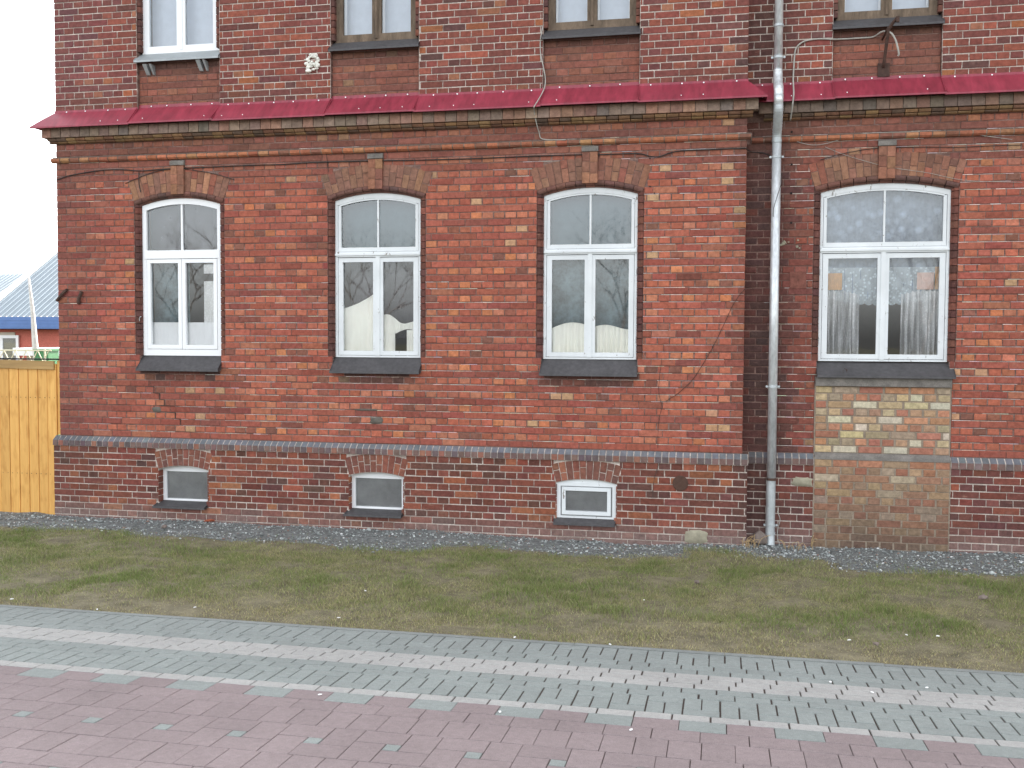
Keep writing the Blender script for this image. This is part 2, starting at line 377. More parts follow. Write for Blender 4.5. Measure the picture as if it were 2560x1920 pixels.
def visible(p, mg=40):
    d = Vector(p)-CAM; w = d.dot(F)
    if w < .3: return False
    x, y = 1280+FPX*d.dot(R2)/w, 960-FPX*d.dot(U2)/w
    return -mg < x < 2560+mg and -mg < y < 1920+mg
def blk(k, o, x, s): blocks.append((k, o, x, -4.25-s))      # s: distance from the lawn edge, on the ground
def unit_row(x, s, flip):                                   # 20 x 30 cm: one across, two along
    if flip: blk('g', 'h', x, s+.05); blk('g', 'v', x-.05, s+.2); blk('g', 'v', x+.05, s+.2)
    else: blk('g', 'v', x-.05, s+.1); blk('g', 'v', x+.05, s+.1); blk('g', 'h', x, s+.25)
XA, XB = -1., 15.
for i in range(int((XB-XA)/.2)):
    x = XA+.2*i
    unit_row(x, 0., i % 2 == 0)
    for r in range(2): blk('g', 'h', x+.1*r+.03, .35+.1*r)
    for r in range(3): blk('w', 'h', x+.1*(r % 2)+.06*r, .55+.1*r)
    for r in range(2): blk('g', 'h', x+.1*r+.05, .85+.1*r)
    unit_row(x+.07, 1.0, i % 2 == 1)
    blk('w', 'h', x+.02, 1.35)
S0 = 1.4
for i in range(int((XB-XA)/.24)):
    x = XA+.24*i
    blk('G' if i % 2 else 'p', 'h', x, S0+.08); blk('p', 'h', x+.11, S0+.24)
    blk('p', 'h', x+.05, S0+1.28); blk('G' if i % 2 else 'p', 'h', x+.16, S0+1.44)
for i in range(int((XB-XA)/.16)):
    x = XA+.16*i
    blk('p', 'v', x, S0+.44); blk('p', 'v', x+.06, S0+1.08)
for i in range(int((XB-XA)/.4)):
    x = XA+.4*i+.033; s = S0+.56
    blk('p', 'h', x+.12, s+.08); blk('p', 'v', x+.32, s+.12); blk('p', 'h', x+.28, s+.32); blk('p', 'v', x+.08, s+.28); blk('s', 'h', x+.2, s+.2)
for i in range(int((XB-XA)/.2)):
    x = XA+.2*i
    blk('w', 'h', x, S0+1.57)
    for r in range(12): blk('g', 'h', x+.1*(r % 2), S0+1.67+.1*r)
vis = {}; rest = []
for b_ in blocks:
    k, o, x, y = b_
    d = (Vector((x, y, zpave(y)))-CAM).length
    if visible((x, y, zpave(y))): vis.setdefault(k, []).append((d/(1.4 if k in 'pG' else 1), b_))
    else: rest.append(b_)
def place(ob, k, x, y):
    ob.location = (x+R_.gauss(0, .0008), y, zpave(y)+R_.gauss(0, .0005)); ob.rotation_euler = (pit_e+R_.gauss(0, .002), R_.gauss(0, .002), R_.gauss(0, .003))
for k, l in vis.items():
    l.sort(key=lambda a: a[0])
    for i, (d, (kk, o, x, y)) in enumerate(l):
        if i < 300:
            ob = bpy.data.objects.new(NAME[k], BM[(k, o)]); COL.objects.link(ob); ob.parent = pave; place(ob, k, x, y)
        else: rest.append((kk, o, x, y))
for k, mname in (('g', 'grey_block'), ('w', 'white_block'), ('p', 'pink_slab'), ('G', 'grey_block'), ('s', 'grey_block')):
    mb = MB()
    for (kk, o, x, y) in rest:
        if kk != k: continue
        me = BM[(k, o)]; tz = R_.gauss(0, .0011); tx = pit_e+R_.gauss(0, .003)
        vv = [(x+p.co.x, y+p.co.y, zpave(y)+tz+p.co.z+p.co.y*math.tan(tx)) for p in me.vertices]
        mb.add(vv, [tuple(p.vertices) for p in me.polygons], (1, 1, 1))
    if mb.f: tag(mb.build(NAME[k]+'_field', M[mname], pave), kind='stuff')
for i in range(18):                                          # low concrete edging along the lawn
    x = -4+i*1.0; mb = MB(); dz = R_.gauss(0, .0008)
    z = zpave(-4.225)
    mb.box(x+.002, x+.998, -4.248, -4.2, z-.08, z+.004+dz); mb.build('edging_stone', M['kerb'], pave)

# ------------------------------------------------------------------ grass and gravel
def grass():
    n = 640000
    x = NR.uniform(GX0, GX1-.5, n); y = NR.uniform(-4.215, -.3, n)
    gwv = .95+.28*(vnoise(x*.9, np.full(n, 2.2), 5)-.5)*2-np.where((x > 7.6) & (x < 9.0), .38, 0)+.1*(vnoise(x*4, np.full(n, 7.), 8)-.5)
    edge = -y-gwv                                              # distance from gravel edge
    dens = np.clip(.35+edge*2.2, .03, 1)*np.clip(.1+1.3*vnoise(x*2.3, y*2.3, 21)+.5*(vnoise(x*11, y*11, 22)-.3), .12, 1)
    near = np.clip((y+4.45)/(1.1+.7*(vnoise(x*.9, y*0, 77)-.5)), 0, 1); dens *= .45+.55*near
    keep = NR.random(n) < dens; x, y, edge, near = x[keep], y[keep], edge[keep], near[keep]; n = len(x)
    p1 = vnoise(x*.8, y*1.2, 31); p2 = vnoise(x*3.1, y*3.1, 32); p3 = vnoise(x*9, y*9, 33)
    green = np.clip(.16+1.1*(p1*.45+p2*.35+p3*.2)+.75*(near-1)-.5*np.clip(.25-edge, 0, .25), 0, 1)
    h = (.016+.026*p2+.012*NR.random(n))*(.55+.45*near)*(1+.8*(NR.random(n) < .02))
    tuft = np.clip((vnoise(x*2.6, y*2.6, 40)*.6+vnoise(x*8, y*8, 41)*.4-.5)*4, 0, 1); h = h*(.7+.5*tuft)
    green = np.clip(green+.25*(tuft-.3), 0, 1)
    w = NR.uniform(.001, .0023, n); a = NR.uniform(0, 2*np.pi, n); ln = NR.uniform(.2, 1.2, n)*h
    b = NR.uniform(0, 2*np.pi, n); flat = NR.random(n) < .16; ln = np.where(flat, NR.uniform(.015, .05, n), ln); h = np.where(flat, .006+.012*NR.random(n), h); green = np.where(flat, green*.25, green)
    z = -.0274*y-.012+.05*(vnoise(x*1.7, y*1.7, 3)-.5)*np.clip((y+4.25)/.3, 0, 1)-.004
    dx, dy = np.cos(a)*w, np.sin(a)*w; lx, ly = np.cos(b)*ln, np.sin(b)*ln
    V = np.zeros((n, 5, 3), 'f')
    V[:, 0] = np.stack([x-dx, y-dy, z], 1); V[:, 1] = np.stack([x+dx, y+dy, z], 1)
    V[:, 2] = np.stack([x+dx*.8+lx*.35, y+dy*.8+ly*.35, z+h*.6], 1); V[:, 3] = np.stack([x-dx*.8+lx*.35, y-dy*.8+ly*.35, z+h*.6], 1)
    V[:, 4] = np.stack([x+lx, y+ly, z+h], 1)
    o = (np.arange(n)*5)[:, None]
    quads = o+np.array([0, 1, 2, 3]); tris = o+np.array([3, 2, 4])
    me = bpy.data.meshes.new('grass'); me.vertices.add(n*5); me.vertices.foreach_set('co', V.ravel())
    loops = np.concatenate([quads.ravel(), tris.ravel()]); me.loops.add(len(loops)); me.loops.foreach_set('vertex_index', loops.astype(np.int32))
    st = np.concatenate([np.arange(n)*4, 4*n+np.arange(n)*3]); me.polygons.add(2*n); me.polygons.foreach_set('loop_start', st.astype(np.int32))
    g = np.array([.165, .235, .062]); yl = np.array([.45, .4, .215]); br = np.array([.3, .245, .165])
    t = np.clip(green+NR.normal(0, .22, n), 0, 1)[:, None]; c = yl*(1-t)+g*t
    isb = (NR.random(n) < .14+.2*(1-near))[:, None]; c = np.where(isb, br, c); c *= np.exp(NR.normal(0, .22, n))[:, None]
    cv = np.ones((n, 5, 4), 'f'); cv[:, :, :3] = c[:, None, :]; cv[:, :2, :3] *= .92
    at = me.color_attributes.new('col', 'FLOAT_COLOR', 'POINT'); at.data.foreach_set('color', cv.ravel())
    me.materials.append(M['grass']); me.update(); me.validate()
    ob = bpy.data.objects.new('grass', me); COL.objects.link(ob)
    tag(ob, 'short patchy green and straw coloured lawn grass in front of the brick wall', 'grass', kind='stuff')
grass()
def gravel():
    mb = MB(); bm = bmesh.new(); bmesh.ops.create_icosphere(bm, subdivisions=1, radius=1)
    bv = np.array([v_.co[:] for v_ in bm.verts]); bf = np.array([[v_.index for v_ in f.verts] for f in bm.faces]); bm.free()
    n = 21000; x = NR.uniform(GX0, GX1-.5, n); u = NR.random(n)**1.0
    gwv = .95+.28*(vnoise(x*.9, np.full(n, 2.2), 5)-.5)*2-np.where((x > 7.6) & (x < 9.0), .38, 0)
    y = .2-u*(gwv+.35); k = (y < np.where(x > 8.2, .2, -.03)) & ((-y < gwv) | (NR.random(n) < .25)); x, y = x[k], y[k]; n = len(x)
    s = .004+.011*NR.random(n)**2.6; s = np.where(NR.random(n) < .012, s*1.9, s)
    V = []; C = []
    rot = NR.uniform(0, 2*np.pi, n); z = -.0274*np.minimum(y, 0)-.006+.05*(vnoise(x*1.7, y*1.7, 3)-.5)+.03*(vnoise(x*5, y*5, 4)-.5)+np.where((x < 6) & (y > -.6), .02, 0)
    jitr = NR.uniform(.65, 1.25, (n, len(bv), 1)); P = bv[None]*jitr
    P = P*np.stack([NR.uniform(.8, 1.5, n), NR.uniform(.7, 1.2, n), NR.uniform(.45, .8, n)], 1)[:, None, :]*s[:, None, None]
    cx, sx = np.cos(rot)[:, None], np.sin(rot)[:, None]
    X = P[:, :, 0]*cx-P[:, :, 1]*sx+x[:, None]; Y = P[:, :, 0]*sx+P[:, :, 1]*cx+y[:, None]; Z = P[:, :, 2]+z[:, None]+s[:, None]*.25
    V = np.stack([X, Y, Z], 2).reshape(-1, 3); nv = len(bv)
    Fc = (bf[None]+(np.arange(n)*nv)[:, None, None]).reshape(-1, 3)
    base = np.array([.285, .305, .295])*np.exp(NR.normal(0, .38, n))[:, None]
    wh = NR.random(n) < .035; base[wh] = [.8, .8, .79]; rd = NR.random(n) < .05; base[rd] = np.array([.3, .2, .16])
    me = bpy.data.meshes.new('gravel'); me.vertices.add(len(V)); me.vertices.foreach_set('co', V.astype('f').ravel())
    me.loops.add(Fc.size); me.loops.foreach_set('vertex_index', Fc.ravel().astype(np.int32)); me.polygons.add(len(Fc)); me.polygons.foreach_set('loop_start', (np.arange(len(Fc))*3).astype(np.int32))
    at = me.color_attributes.new('col', 'FLOAT_COLOR', 'POINT'); cc = np.ones((n, nv, 4), 'f'); cc[:, :, :3] = base[:, None]; at.data.foreach_set('color', cc.ravel())
    me.materials.append(M['stone']); me.update(); me.validate(); ob = bpy.data.objects.new('gravel', me); COL.objects.link(ob)
    tag(ob, 'grey crushed gravel strip along the foot of the brick wall', 'gravel', kind='stuff')
gravel()

# ------------------------------------------------------------------ the brick house
house = empty('brick_house', (0, 0, 0))
tag(house, 'old red brick house with arched white windows and a red metal ledge', 'house')
P_, HP, ZB = .077, .13, .985                     # course, header pitch, top of plinth band
XE, DR = 8.19, .23                               # end of the front block, set-back of the right block
XR = 14.6
WC = [(1.63, .585, 0.), (4.092, .585, 0.), (6.535, .585, 0.), (9.62, .72, DR)]   # windows: centre, half width, wall plane
ZS, ZO, SPR, CRN = 1.975, 1.80, 3.82, 3.92       # frame foot, opening foot, springing, crown
CC = [(1.685, .325), (4.108, .33), (6.527, .335)]
CZ0, CSP, CCR = .215, .615, .66
UC = [(1.635, .535, 0.), (4.072, .525, 0.), (6.533, .525, 0.), (9.60, .54, DR)]
UZ0, UZS, UZT = 4.90, 5.50, 7.32
def arc_geo(a, sp, cr): r = (a*a+(cr-sp)**2)/(2*(cr-sp)); return r, cr-r, math.asin(a/r)
RING, CRING = .25, .212
def in_arch(z, a, sp, cr, ring):
    """half width taken by opening plus voussoir ring at height z, or None"""
    r, zc, th = arc_geo(a, sp, cr); ro = r+ring; zo = zc+ro*math.cos(th)
    if z < sp: return a
    if z <= zo: return a+(z-sp)*math.tan(th)
    if z < zc+ro: return math.sqrt(ro*ro-(z-zc)**2)
    return None
def subtract(a, b, ex):
    out = [(a, b)]
    for e0, e1 in ex:
        nx_ = []
        for p, q in out:
            if e1 <= p or e0 >= q: nx_.append((p, q)); continue
            if e0-p > .018: nx_.append((p, e0))
            if q-e1 > .018: nx_.append((e1, q))
        out = nx_
    return out
bricks = []
def course(z0, z1, x0, x1, joints, yf, ex, colf, gv, gh, ch, header):
    js = [x0]+[j for j in joints if x0+.02 < j < x1-.02]+[x1]
    for a, b in zip(js[:-1], js[1:]):
        for p, q in subtract(a, b, ex):
            gg = gv*(1.35 if header and gv < .008 else .8 if gv < .008 else 1)
            e0 = p if p == x0 else p+gg/2; e1 = q if q == x1 else q-gg/2
            if e1-e0 < .012: continue
            g = gh/2; d = R_.gauss(0, .0012)
            if R_.random() < .04: d += R_.uniform(0, .0012)
            d = min(d, .0016)
            jx = lambda: R_.gauss(0, .0012)
            qd = [(e0+jx(), z0+g+jx()*.7), (e1+jx(), z0+g+jx()*.7), (e1+jx(), z1-g+jx()*.7), (e0+jx(), z1-g+jx()*.7)]
            bricks.append((qd, yf+d, yf+.03, ch*R_.uniform(.7, 1.5)*(1.4 if header else 1), colf((e0+e1)/2, (z0+z1)/2, header), (e1-e0)*(z1-z0)))
PG_S = [(5, sr(166, 76, 60)), (4, sr(152, 68, 56)), (3, sr(176, 84, 64)), (1.2, sr(136, 66, 58)), (.8, sr(184, 100, 74))]
PG_H = [(5, sr(178, 86, 64)), (3, sr(166, 78, 60)), (2.2, sr(188, 104, 78)), (1.2, sr(140, 76, 62)), (.6, sr(112, 70, 60)), (.9, sr(196, 108, 66)), (.4, sr(196, 142, 104))]
PU = [(5, sr(144, 72, 62)), (4, sr(128, 66, 60)), (2.5, sr(160, 80, 64)), (1.3, sr(108, 62, 62)), (.6, sr(178, 98, 60)), (.6, sr(168, 104, 78)), (.5, sr(92, 62, 62))]
PP = [(4, sr(142, 70, 56)), (4, sr(126, 66, 56)), (2, sr(164, 82, 58)), (1.5, sr(104, 66, 60)), (1, sr(178, 98, 60)), (.5, sr(90, 66, 62))]
PD = [(4, sr(98, 60, 56)), (3, sr(112, 62, 56)), (2.5, sr(84, 58, 58)), (1, sr(130, 66, 54))]
PA = [(4, sr(150, 98, 78)), (3, sr(136, 90, 74)), (2.5, sr(164, 112, 84)), (1.5, sr(150, 82, 66))]
PY = [(2.2, sr(192, 168, 116)), (2.4, sr(172, 128, 94)), (2.4, sr(186, 116, 76)), (2, sr(168, 90, 68)), (1.1, sr(196, 188, 160)), (1.5, sr(160, 142, 112))]
SOOT = sr(66, 58, 56)
BG = .75
def grade(pal, k, ds=.0, con=1.):
    cs = [tuple(min(.85, v*g*BG) for v, g in zip(c, k)) for w, c in pal]; ws = [w for w, c in pal]; T = sum(ws)
    mean = tuple(sum(w*c[i] for w, c in zip(ws, cs))/T for i in range(3)); out = []
    for w, c in zip(ws, cs):
        c = mixc(mean, c, con); l = .3*c[0]+.55*c[1]+.15*c[2]; out.append((w, mixc(c, (l, l, l), ds)))
    return out
PG_S = grade(PG_S, (1.2, 1.66, 1.68), .1, .8); PG_H = grade(PG_H, (1.42, 1.86, 1.78), .1, .85); PU = grade(PU, (1.25, 1.5, 1.42), .06, .9)
PP = grade(PP, (1.06, 1.3, 1.28), .12, .85); PD = grade(PD, (1.5, 1.5, 1.42)); PA = grade(PA, (1.3, 1.42, 1.42), .04, .8); PY = grade(PY, (1.36, 1.42, 1.46), .2, .75)
def soot(x, z):
    t = 0.
    if x > 8.05 and x < 9.0: t = max(t, .75*max(0, 1-abs(x-8.36)/.62)*(.55+.6*vn(x*3, z*1.1, 51)))
    for c, a, y0 in WC[:3]:
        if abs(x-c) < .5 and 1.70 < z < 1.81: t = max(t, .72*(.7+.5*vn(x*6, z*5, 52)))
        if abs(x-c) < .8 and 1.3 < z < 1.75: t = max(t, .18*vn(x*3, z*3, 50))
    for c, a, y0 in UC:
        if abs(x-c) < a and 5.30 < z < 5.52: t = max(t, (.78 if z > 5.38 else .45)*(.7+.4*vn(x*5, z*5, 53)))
    if x < .6: t = max(t, .22*(1-x/.6)+.1)
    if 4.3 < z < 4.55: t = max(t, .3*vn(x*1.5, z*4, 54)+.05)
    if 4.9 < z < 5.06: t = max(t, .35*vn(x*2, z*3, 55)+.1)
    if z > 4: t = max(t, .3*vn(x*.7, z*.7, 57)-.05)
    return min(.92, max(0, t+.12*(vn(x*1.1, z*1.3, 58)-.45)))
def col_main(x, z, h):
    c = pick(PG_H if h else PG_S)
    if x > XE: c = mixc(c, pick(PD), max(0, min(1, (9.2-x)/.6)) if x < 10.3 else 0)
    if x < 1.1: c = mixc(c, sr(138, 82, 80), .4*(1-x/1.1))
    k = .08+.16*vn(x*.8, z*.8, 60)
    bt = max(0, min(1, (z-3.95)/.3))*(.35+.35*vn(x*1.3, z*2, 62))
    c = mixc(c, sr(126, 92, 78), bt)
    return mixc(jit(mixc(c, sr(158, 86, 70), k), .08), SOOT, soot(x, z))
def col_upper(x, z, h):
    c = pick(PU)
    if x < 1.1: c = mixc(c, sr(132, 84, 90), .45*(1-x/1.1))
    return mixc(jit(mixc(c, sr(136, 79, 70), .2), .1), SOOT, soot(x, z))
def col_panel(x, z, h): return mixc(col_main(x, z, h), sr(118, 80, 70), .22)
def col_plinth(x, z, h):
    c = pick(PP)
    if x > XE: c = mixc(c, pick(PD), .75)
    if x > 7.3: c = mixc(c, sr(102, 74, 71), .45*min(1, (x-7.3)/.8)*min(1, max(0, (.75-z)/.4)))
    c = mixc(jit(mixc(c, sr(126, 72, 60), .15), .11), SOOT, soot(x, z))
    return mixc(c, sr(136, 116, 110), .75*max(0, min(1, (.24-z)/.2))*(.45+.8*vn(x*2.5, z*3, 56)))
def joints_for(k, off=0.):
    if k % 2 == 0: return [off+HP*i for i in range(-2, 125)], True
    return [off+.195+(HP if (k//2) % 2 else 0)*1.0+.26*i for i in range(-2, 60)], False
def ex_main(z):
    ex = []
    for c, a, y0 in WC:
        if ZO < z < ZS: ex.append((c-a+.055, c+a-.055))
        elif z >= ZS:
            w = in_arch(z, a, SPR, CRN, RING)
            if w is not None: ex.append((c-w, c+w))
        if 4.02 < z < 4.285: ex.append((c-.085, c+.085))
    return ex
# ground-floor courses
for k in range(0, 46):
    z0, z1 = ZB+k*P_, ZB+(k+1)*P_; zm = (z0+z1)/2
    if k == 43: continue                                        # string course
    js, hd = joints_for(k+1); ex = ex_main(zm)
    course(z0, z1, 0, XE, js, 0., ex, col_main, .0075, .0095, .0045, hd)
    exr = ex+([(8.94, 10.31)] if zm < 1.80 else [])
    course(z0, z1, XE+.003, XR, js, DR, exr, col_main, .0075, .0095, .0045, hd)
# upper-floor courses and the recessed panels below its windows
for k in range(51, 86):
    z0, z1 = ZB+k*P_, ZB+(k+1)*P_; zm = (z0+z1)/2
    js, hd = joints_for(k+1)
    ex = [(c-a, c+a) for c, a, y0 in UC] if zm < UZT else []
    course(z0, z1, 0, XE, js, 0., ex, col_upper, .009, .011, .003, hd)
    course(z0, z1, XE+.003, XR, js, DR, ex, col_upper, .009, .011, .003, hd)
    if z1 < UZS+.04:
        for c, a, y0 in UC: course(z0, z1, c-a+.004, c+a-.004, [j+.04 for j in js], y0+.045, [], col_panel, .005, .009, .003, hd)
# plinth courses
YP = -.05
for k in range(-14, 0):
    z1 = .866+(k+1)*P_; z0 = z1-P_; zm = (z0+z1)/2
    if z1 > .87: continue
    js, hd = joints_for(k+1); ex = []
    for c, a in CC:
        if zm < CZ0 and zm > CZ0-.06: ex.append((c-a-.02, c+a-.03))
        elif zm > CZ0:
            w = in_arch(zm, a, CSP, CCR, CRING)
            if w: ex.append((c-w, c+w))
    course(z0, z1, -.055, XE+.055, [j+.03 for j in js], YP, ex, col_plinth, .009, .0105, .003, hd)
    course(z0, z1, XE+.058, XR, js, DR+YP, [(8.94, 10.31)], col_plinth, .008, .0105, .003, hd)

# pick out the 300 bricks that show largest, join the rest
def bscore(b_):
    q = b_[0]; p = Vector((q[0][0]+q[1][0], 2*b_[1], q[0][1]+q[2][1]))/2
    if not visible(p, -25) or 8.42 < p.x < 8.58: return 0
    return b_[5]/((p-CAM).length_squared)
bricks.sort(key=bscore, reverse=True)
for b_ in bricks[:300]:
    mb = MB(); mb.piece(b_[0], b_[1], b_[2], b_[3], b_[4]); mb.build('brick', M['brick'], house)
mb = MB()
for b_ in bricks[300:]: mb.piece(b_[0], b_[1], b_[2], b_[3], b_[4])
tag(mb.build('brickwork', M['brick'], house), kind='stuff')

# remains of white pointing in the bed joints of the ground floor
mb = MB()
for k in range(1, 45):
    z = ZB+k*P_
    for x0, x1, y in ((.0, XE, 0.), (XE+.02, XR, DR)):
        x = x0+R_.uniform(0, .8)
        while x < x1-.1:
            dn = vn(x*.7, z*.9, 63); L = R_.uniform(.15, 1.1)*(.5+dn); a, b = x, min(x+L, x1-.01)
            if dn*.75+R_.random()*.35+(.14 if z < 2.9 else -.06) > .46:
                for p, q in subtract(a, b, ex_main(z)+([(8.93, 10.32)] if z < 1.8 and y else [])):
                    n_ = max(1, int((q-p)/.09))
                    for i in range(n_):
                        if R_.random() < .06: continue
                        u0, u1 = p+(q-p)*i/n_, p+(q-p)*(i+1)/n_; h = R_.uniform(.002, .0046); zo = z-.0045+R_.uniform(0, .001); w = jit(sr(208, 200, 192), .2)
                        mb.add([(u0, y+.0008, zo), (u1, y+.0008, zo), (u1, y+.0008, zo+h), (u0, y+.0008, zo+h*R_.uniform(.7, 1.2)), (u0, y+.008, zo), (u1, y+.008, zo), (u1, y+.008, zo+h), (u0, y+.008, zo+h)],
                               [(0, 1, 2, 3), (4, 5, 1, 0), (2, 6, 7, 3)], w)
            x = b+R_.uniform(.03, .5)
tag(mb.build('white_pointing', M['stone'], house), kind='stuff')

# mortar body of the walls
def outline_w(c, a):
    r, zc, th = arc_geo(a, SPR, CRN); s = a-.055
    pts = [(c-s, ZO), (c+s, ZO), (c+s, ZS), (c+a, ZS)]
    pts += [(c+r*math.sin(th*(1-2*i/16)), zc+r*math.cos(th*(1-2*i/16))) for i in range(17)]
    return pts+[(c-a, ZS), (c-s, ZS)]
def outline_c(c, a):
    r, zc, th = arc_geo(a, CSP, CCR)
    return [(c-a, CZ0-.05), (c+a, CZ0-.05)]+[(c+r*math.sin(th*(1-2*i/8)), zc+r*math.cos(th*(1-2*i/8))) for i in range(9)]
wall_mb = MB()
def wsheet(y, outer, holes, mi, depth=.28):
    bm = bmesh.new(); edges = []
    for loop in [outer]+holes:
        vs_ = [bm.verts.new((x, y, z)) for x, z in loop]
        edges += [bm.edges.new((vs_[i], vs_[(i+1) % len(vs_)])) for i in range(len(vs_))]
    bmesh.ops.triangle_fill(bm, edges=edges, use_beauty=True, use_dissolve=False, normal=(0, -1, 0))
    bm.verts.index_update()
    wall_mb.add([tuple(v_.co) for v_ in bm.verts], [tuple(v_.index for v_ in f.verts) for f in bm.faces], (1, 1, 1), mi); bm.free()
    for h in holes:
        n = len(h); v = [(x, y, z) for x, z in h]+[(x, y+depth, z) for x, z in h]
        wall_mb.add(v, [(i, n+i, n+(i+1) % n, (i+1) % n) for i in range(n)], (1, 1, 1), mi)
def rect(x0, x1, z0, z1): return [(x0, z0), (x1, z0), (x1, z1), (x0, z1)]
YM = .0055
wsheet(YM, rect(0.004, XE-.004, .9, 4.9), [outline_w(c, a) for c, a, y in WC[:3]], 0)
wsheet(DR+YM, rect(XR, 17, .9, 7.6), [], 2); wsheet(DR+YP+YM, rect(XR, 17, -.4, .93), [], 2)
wsheet(DR+YM, rect(XE, XR, .9, 4.9), [outline_w(WC[3][0], WC[3][1])], 0)
def upper_outline(x0, x1, cs):
    pts = [(x0, 4.9)]
    for c, a in cs: pts += [(c-a, 4.9), (c-a, UZT), (c+a, UZT), (c+a, 4.9)]
    return pts+[(x1, 4.9), (x1, 7.6), (x0, 7.6)]
wsheet(YM, upper_outline(.004, XE-.004, [(c, a) for c, a, y in UC[:3]]), [], 1)
wsheet(DR+YM, upper_outline(XE, XR, [(UC[3][0], UC[3][1])]), [], 1)
wsheet(YM, rect(.004, XE-.004, 7.6, 9.2), [], 2); wsheet(DR+YM, rect(XE, 17, 7.6, 9.2), [], 2)
wsheet(YP+YM, rect(-.05, XE+.05, -.4, .93), [outline_c(c, a) for c, a in CC], 1)
wsheet(DR+YP+YM, rect(XE+.05, XR, -.4, .93), [], 1)
for c, a, y in UC:                                              # panel backs and upper jambs
    wsheet(y+.051, rect(c-a, c+a, 4.88, UZS), [], 0)
    wall_mb.box(c-a-.04, c-a+.002, y+YM+.001, y+.3, 4.88, UZT, (1, 1, 1)); wall_mb.box(c+a-.002, c+a+.04, y+YM+.001, y+.3, 4.88, UZT, (1, 1, 1))
    wall_mb.box(c-a, c+a, y+.056, y+.3, UZS-.06, UZS, (1, 1, 1)); wall_mb.box(c-a, c+a, y+YM, y+.3, UZT, UZT+.06, (1, 1, 1))
def quad(p, mi): wall_mb.add(p, [(0, 1, 2, 3)], (1, 1, 1), mi)
quad([(XE-.004, YM, .9), (XE-.004, DR+YM, .9), (XE-.004, DR+YM, 9.2), (XE-.004, YM, 9.2)], 2)
quad([(XE+.05, YP+YM, -.4), (XE+.05, DR+YP+YM, -.4), (XE+.05, DR+YP+YM, .93), (XE+.05, YP+YM, .93)], 2)
quad([(.004, 11, -.4), (.004, YM, -.4), (.004, YM, 9.2), (.004, 11, 9.2)], 2)
quad([(-.05, 11, -.4), (-.05, YP+YM, -.4), (-.05, YP+YM, .93), (-.05, 11, .93)], 2)
quad([(17, 11, -.4), (.004, 11, -.4), (.004, 11, 9.2), (17, 11, 9.2)], 2)
quad([(17, DR, -.4), (17, 11, -.4), (17, 11, 9.2), (17, DR, 9.2)], 2)
wall_mb.build('wall', [M['mortar'], M['mortar_pale'], M['brick_far']], house)
mb = MB(); mb.box(.02, 16.9, 3.6, 3.7, -.3, 9.1); mb.box(.02, 16.9, .35, 3.6, 1.1, 1.2); mb.box(.02, 16.9, .35, 3.6, 4.6, 4.75)
for x in (.02, 2.9, 5.3, 8.3, 11.2): mb.box(x, x+.12, .35, 3.6, -.3, 9.1)
mb.build('inner_wall', M['room'], house)
mb = MB(); mb.box(-.35, 17.3, -.35, 11.3, 9.2, 9.4)
mb.add([(-.35, -.35, 9.4), (17.3, -.35, 9.4), (17.3, 11.3, 9.4), (-.35, 11.3, 9.4), (3, 5.5, 11.5), (14, 5.5, 11.5)], [(0, 1, 5, 4), (1, 2, 5), (2, 3, 4, 5), (3, 0, 4)], (1, 1, 1))
mb.build('roof', M['brick_far'], house)

# arches over the windows
def arch(c, a, sp, cr, ring, yf, n, key, pal, nm, zmax=9, gap=.006):
    r, zc, th = arc_geo(a, sp, cr); base = None
    mb = MB(); mb.arcstrip(c, zc, r-.002, r+ring+.004, -th, th, 14, yf+.007, yf+.05); base = mb.build(nm, M['mortar_old'], house)
    kh = .08/(r+ring/2) if key else 0
    segs = []
    for s0, s1 in ([(-th, -kh), (kh, th)] if key else [(-th, th)]):
        cnt = max(1, round((s1-s0)*(r+ring/2)/n))
        segs += [(s0+(s1-s0)*i/cnt, s0+(s1-s0)*(i+1)/cnt) for i in range(cnt)]
    for i, (t0, t1) in enumerate(segs):
        g = gap/2/(r+ring/2); t0 += g; t1 -= g
        sp_ = [0, 1] if R_.random() < .25 else ([0, .42, 1] if i % 2 else [0, .62, 1])
        for u0, u1 in zip(sp_[:-1], sp_[1:]):
            ra, rb = r+ring*u0+gap*.5, r+ring*u1-gap*.5
            q = [(c+ra*math.sin(t0), zc+ra*math.cos(t0)), (c+ra*math.sin(t1), zc+ra*math.cos(t1)), (c+rb*math.sin(t1), min(zmax, zc+rb*math.cos(t1))), (c+rb*math.sin(t0), min(zmax, zc+rb*math.cos(t0)))]
            p = MB(); cl = jit(pick(pal), .09)
            cl = mixc(cl, sr(120, 104, 92), .35*vn(c+q[0][0]*4, q[0][1]*4, 61)); cl = mixc(cl, SOOT, soot(q[0][0], q[0][1]) if c > 9 else 0)
            p.piece(q, yf+R_.gauss(0, .001), yf+.03, .003, cl); p.build('arch_brick', M['brick'], base)
    if key:
        k = empty('dummy') if False else None
        p = MB(); p.box(c-.08, c+.08, yf-.024, yf+.04, cr-.035, 4.222, sr(110, 92, 80)); kk = p.build('keystone', M['mortar_old'], house)
        zj = [cr-.037, cr+.085, cr+.2, 4.224]
        for sx in (-1, 1):
            zz = zj if sx < 0 else [cr-.037, cr+.07, cr+.19, 4.224]
            for z0, z1 in zip(zz[:-1], zz[1:]):
                p = MB(); x0, x1 = (c-.083, c-.002) if sx < 0 else (c+.002, c+.083)
                p.piece([(x0, z0+.002), (x1, z0+.002), (x1, z1-.002), (x0, z1-.002)], yf-.032, yf+.02, .003, jit(pick(PA), .09)); p.build('keystone_brick', M['brick'], kk)
        p = MB(); p.extx([(yf, 4.29), (yf-.04, 4.275), (yf-.042, 4.226), (yf, 4.226)], c-.09, c+.09, (1, 1, 1)); p.build('keystone_cap', M['cement'], kk)
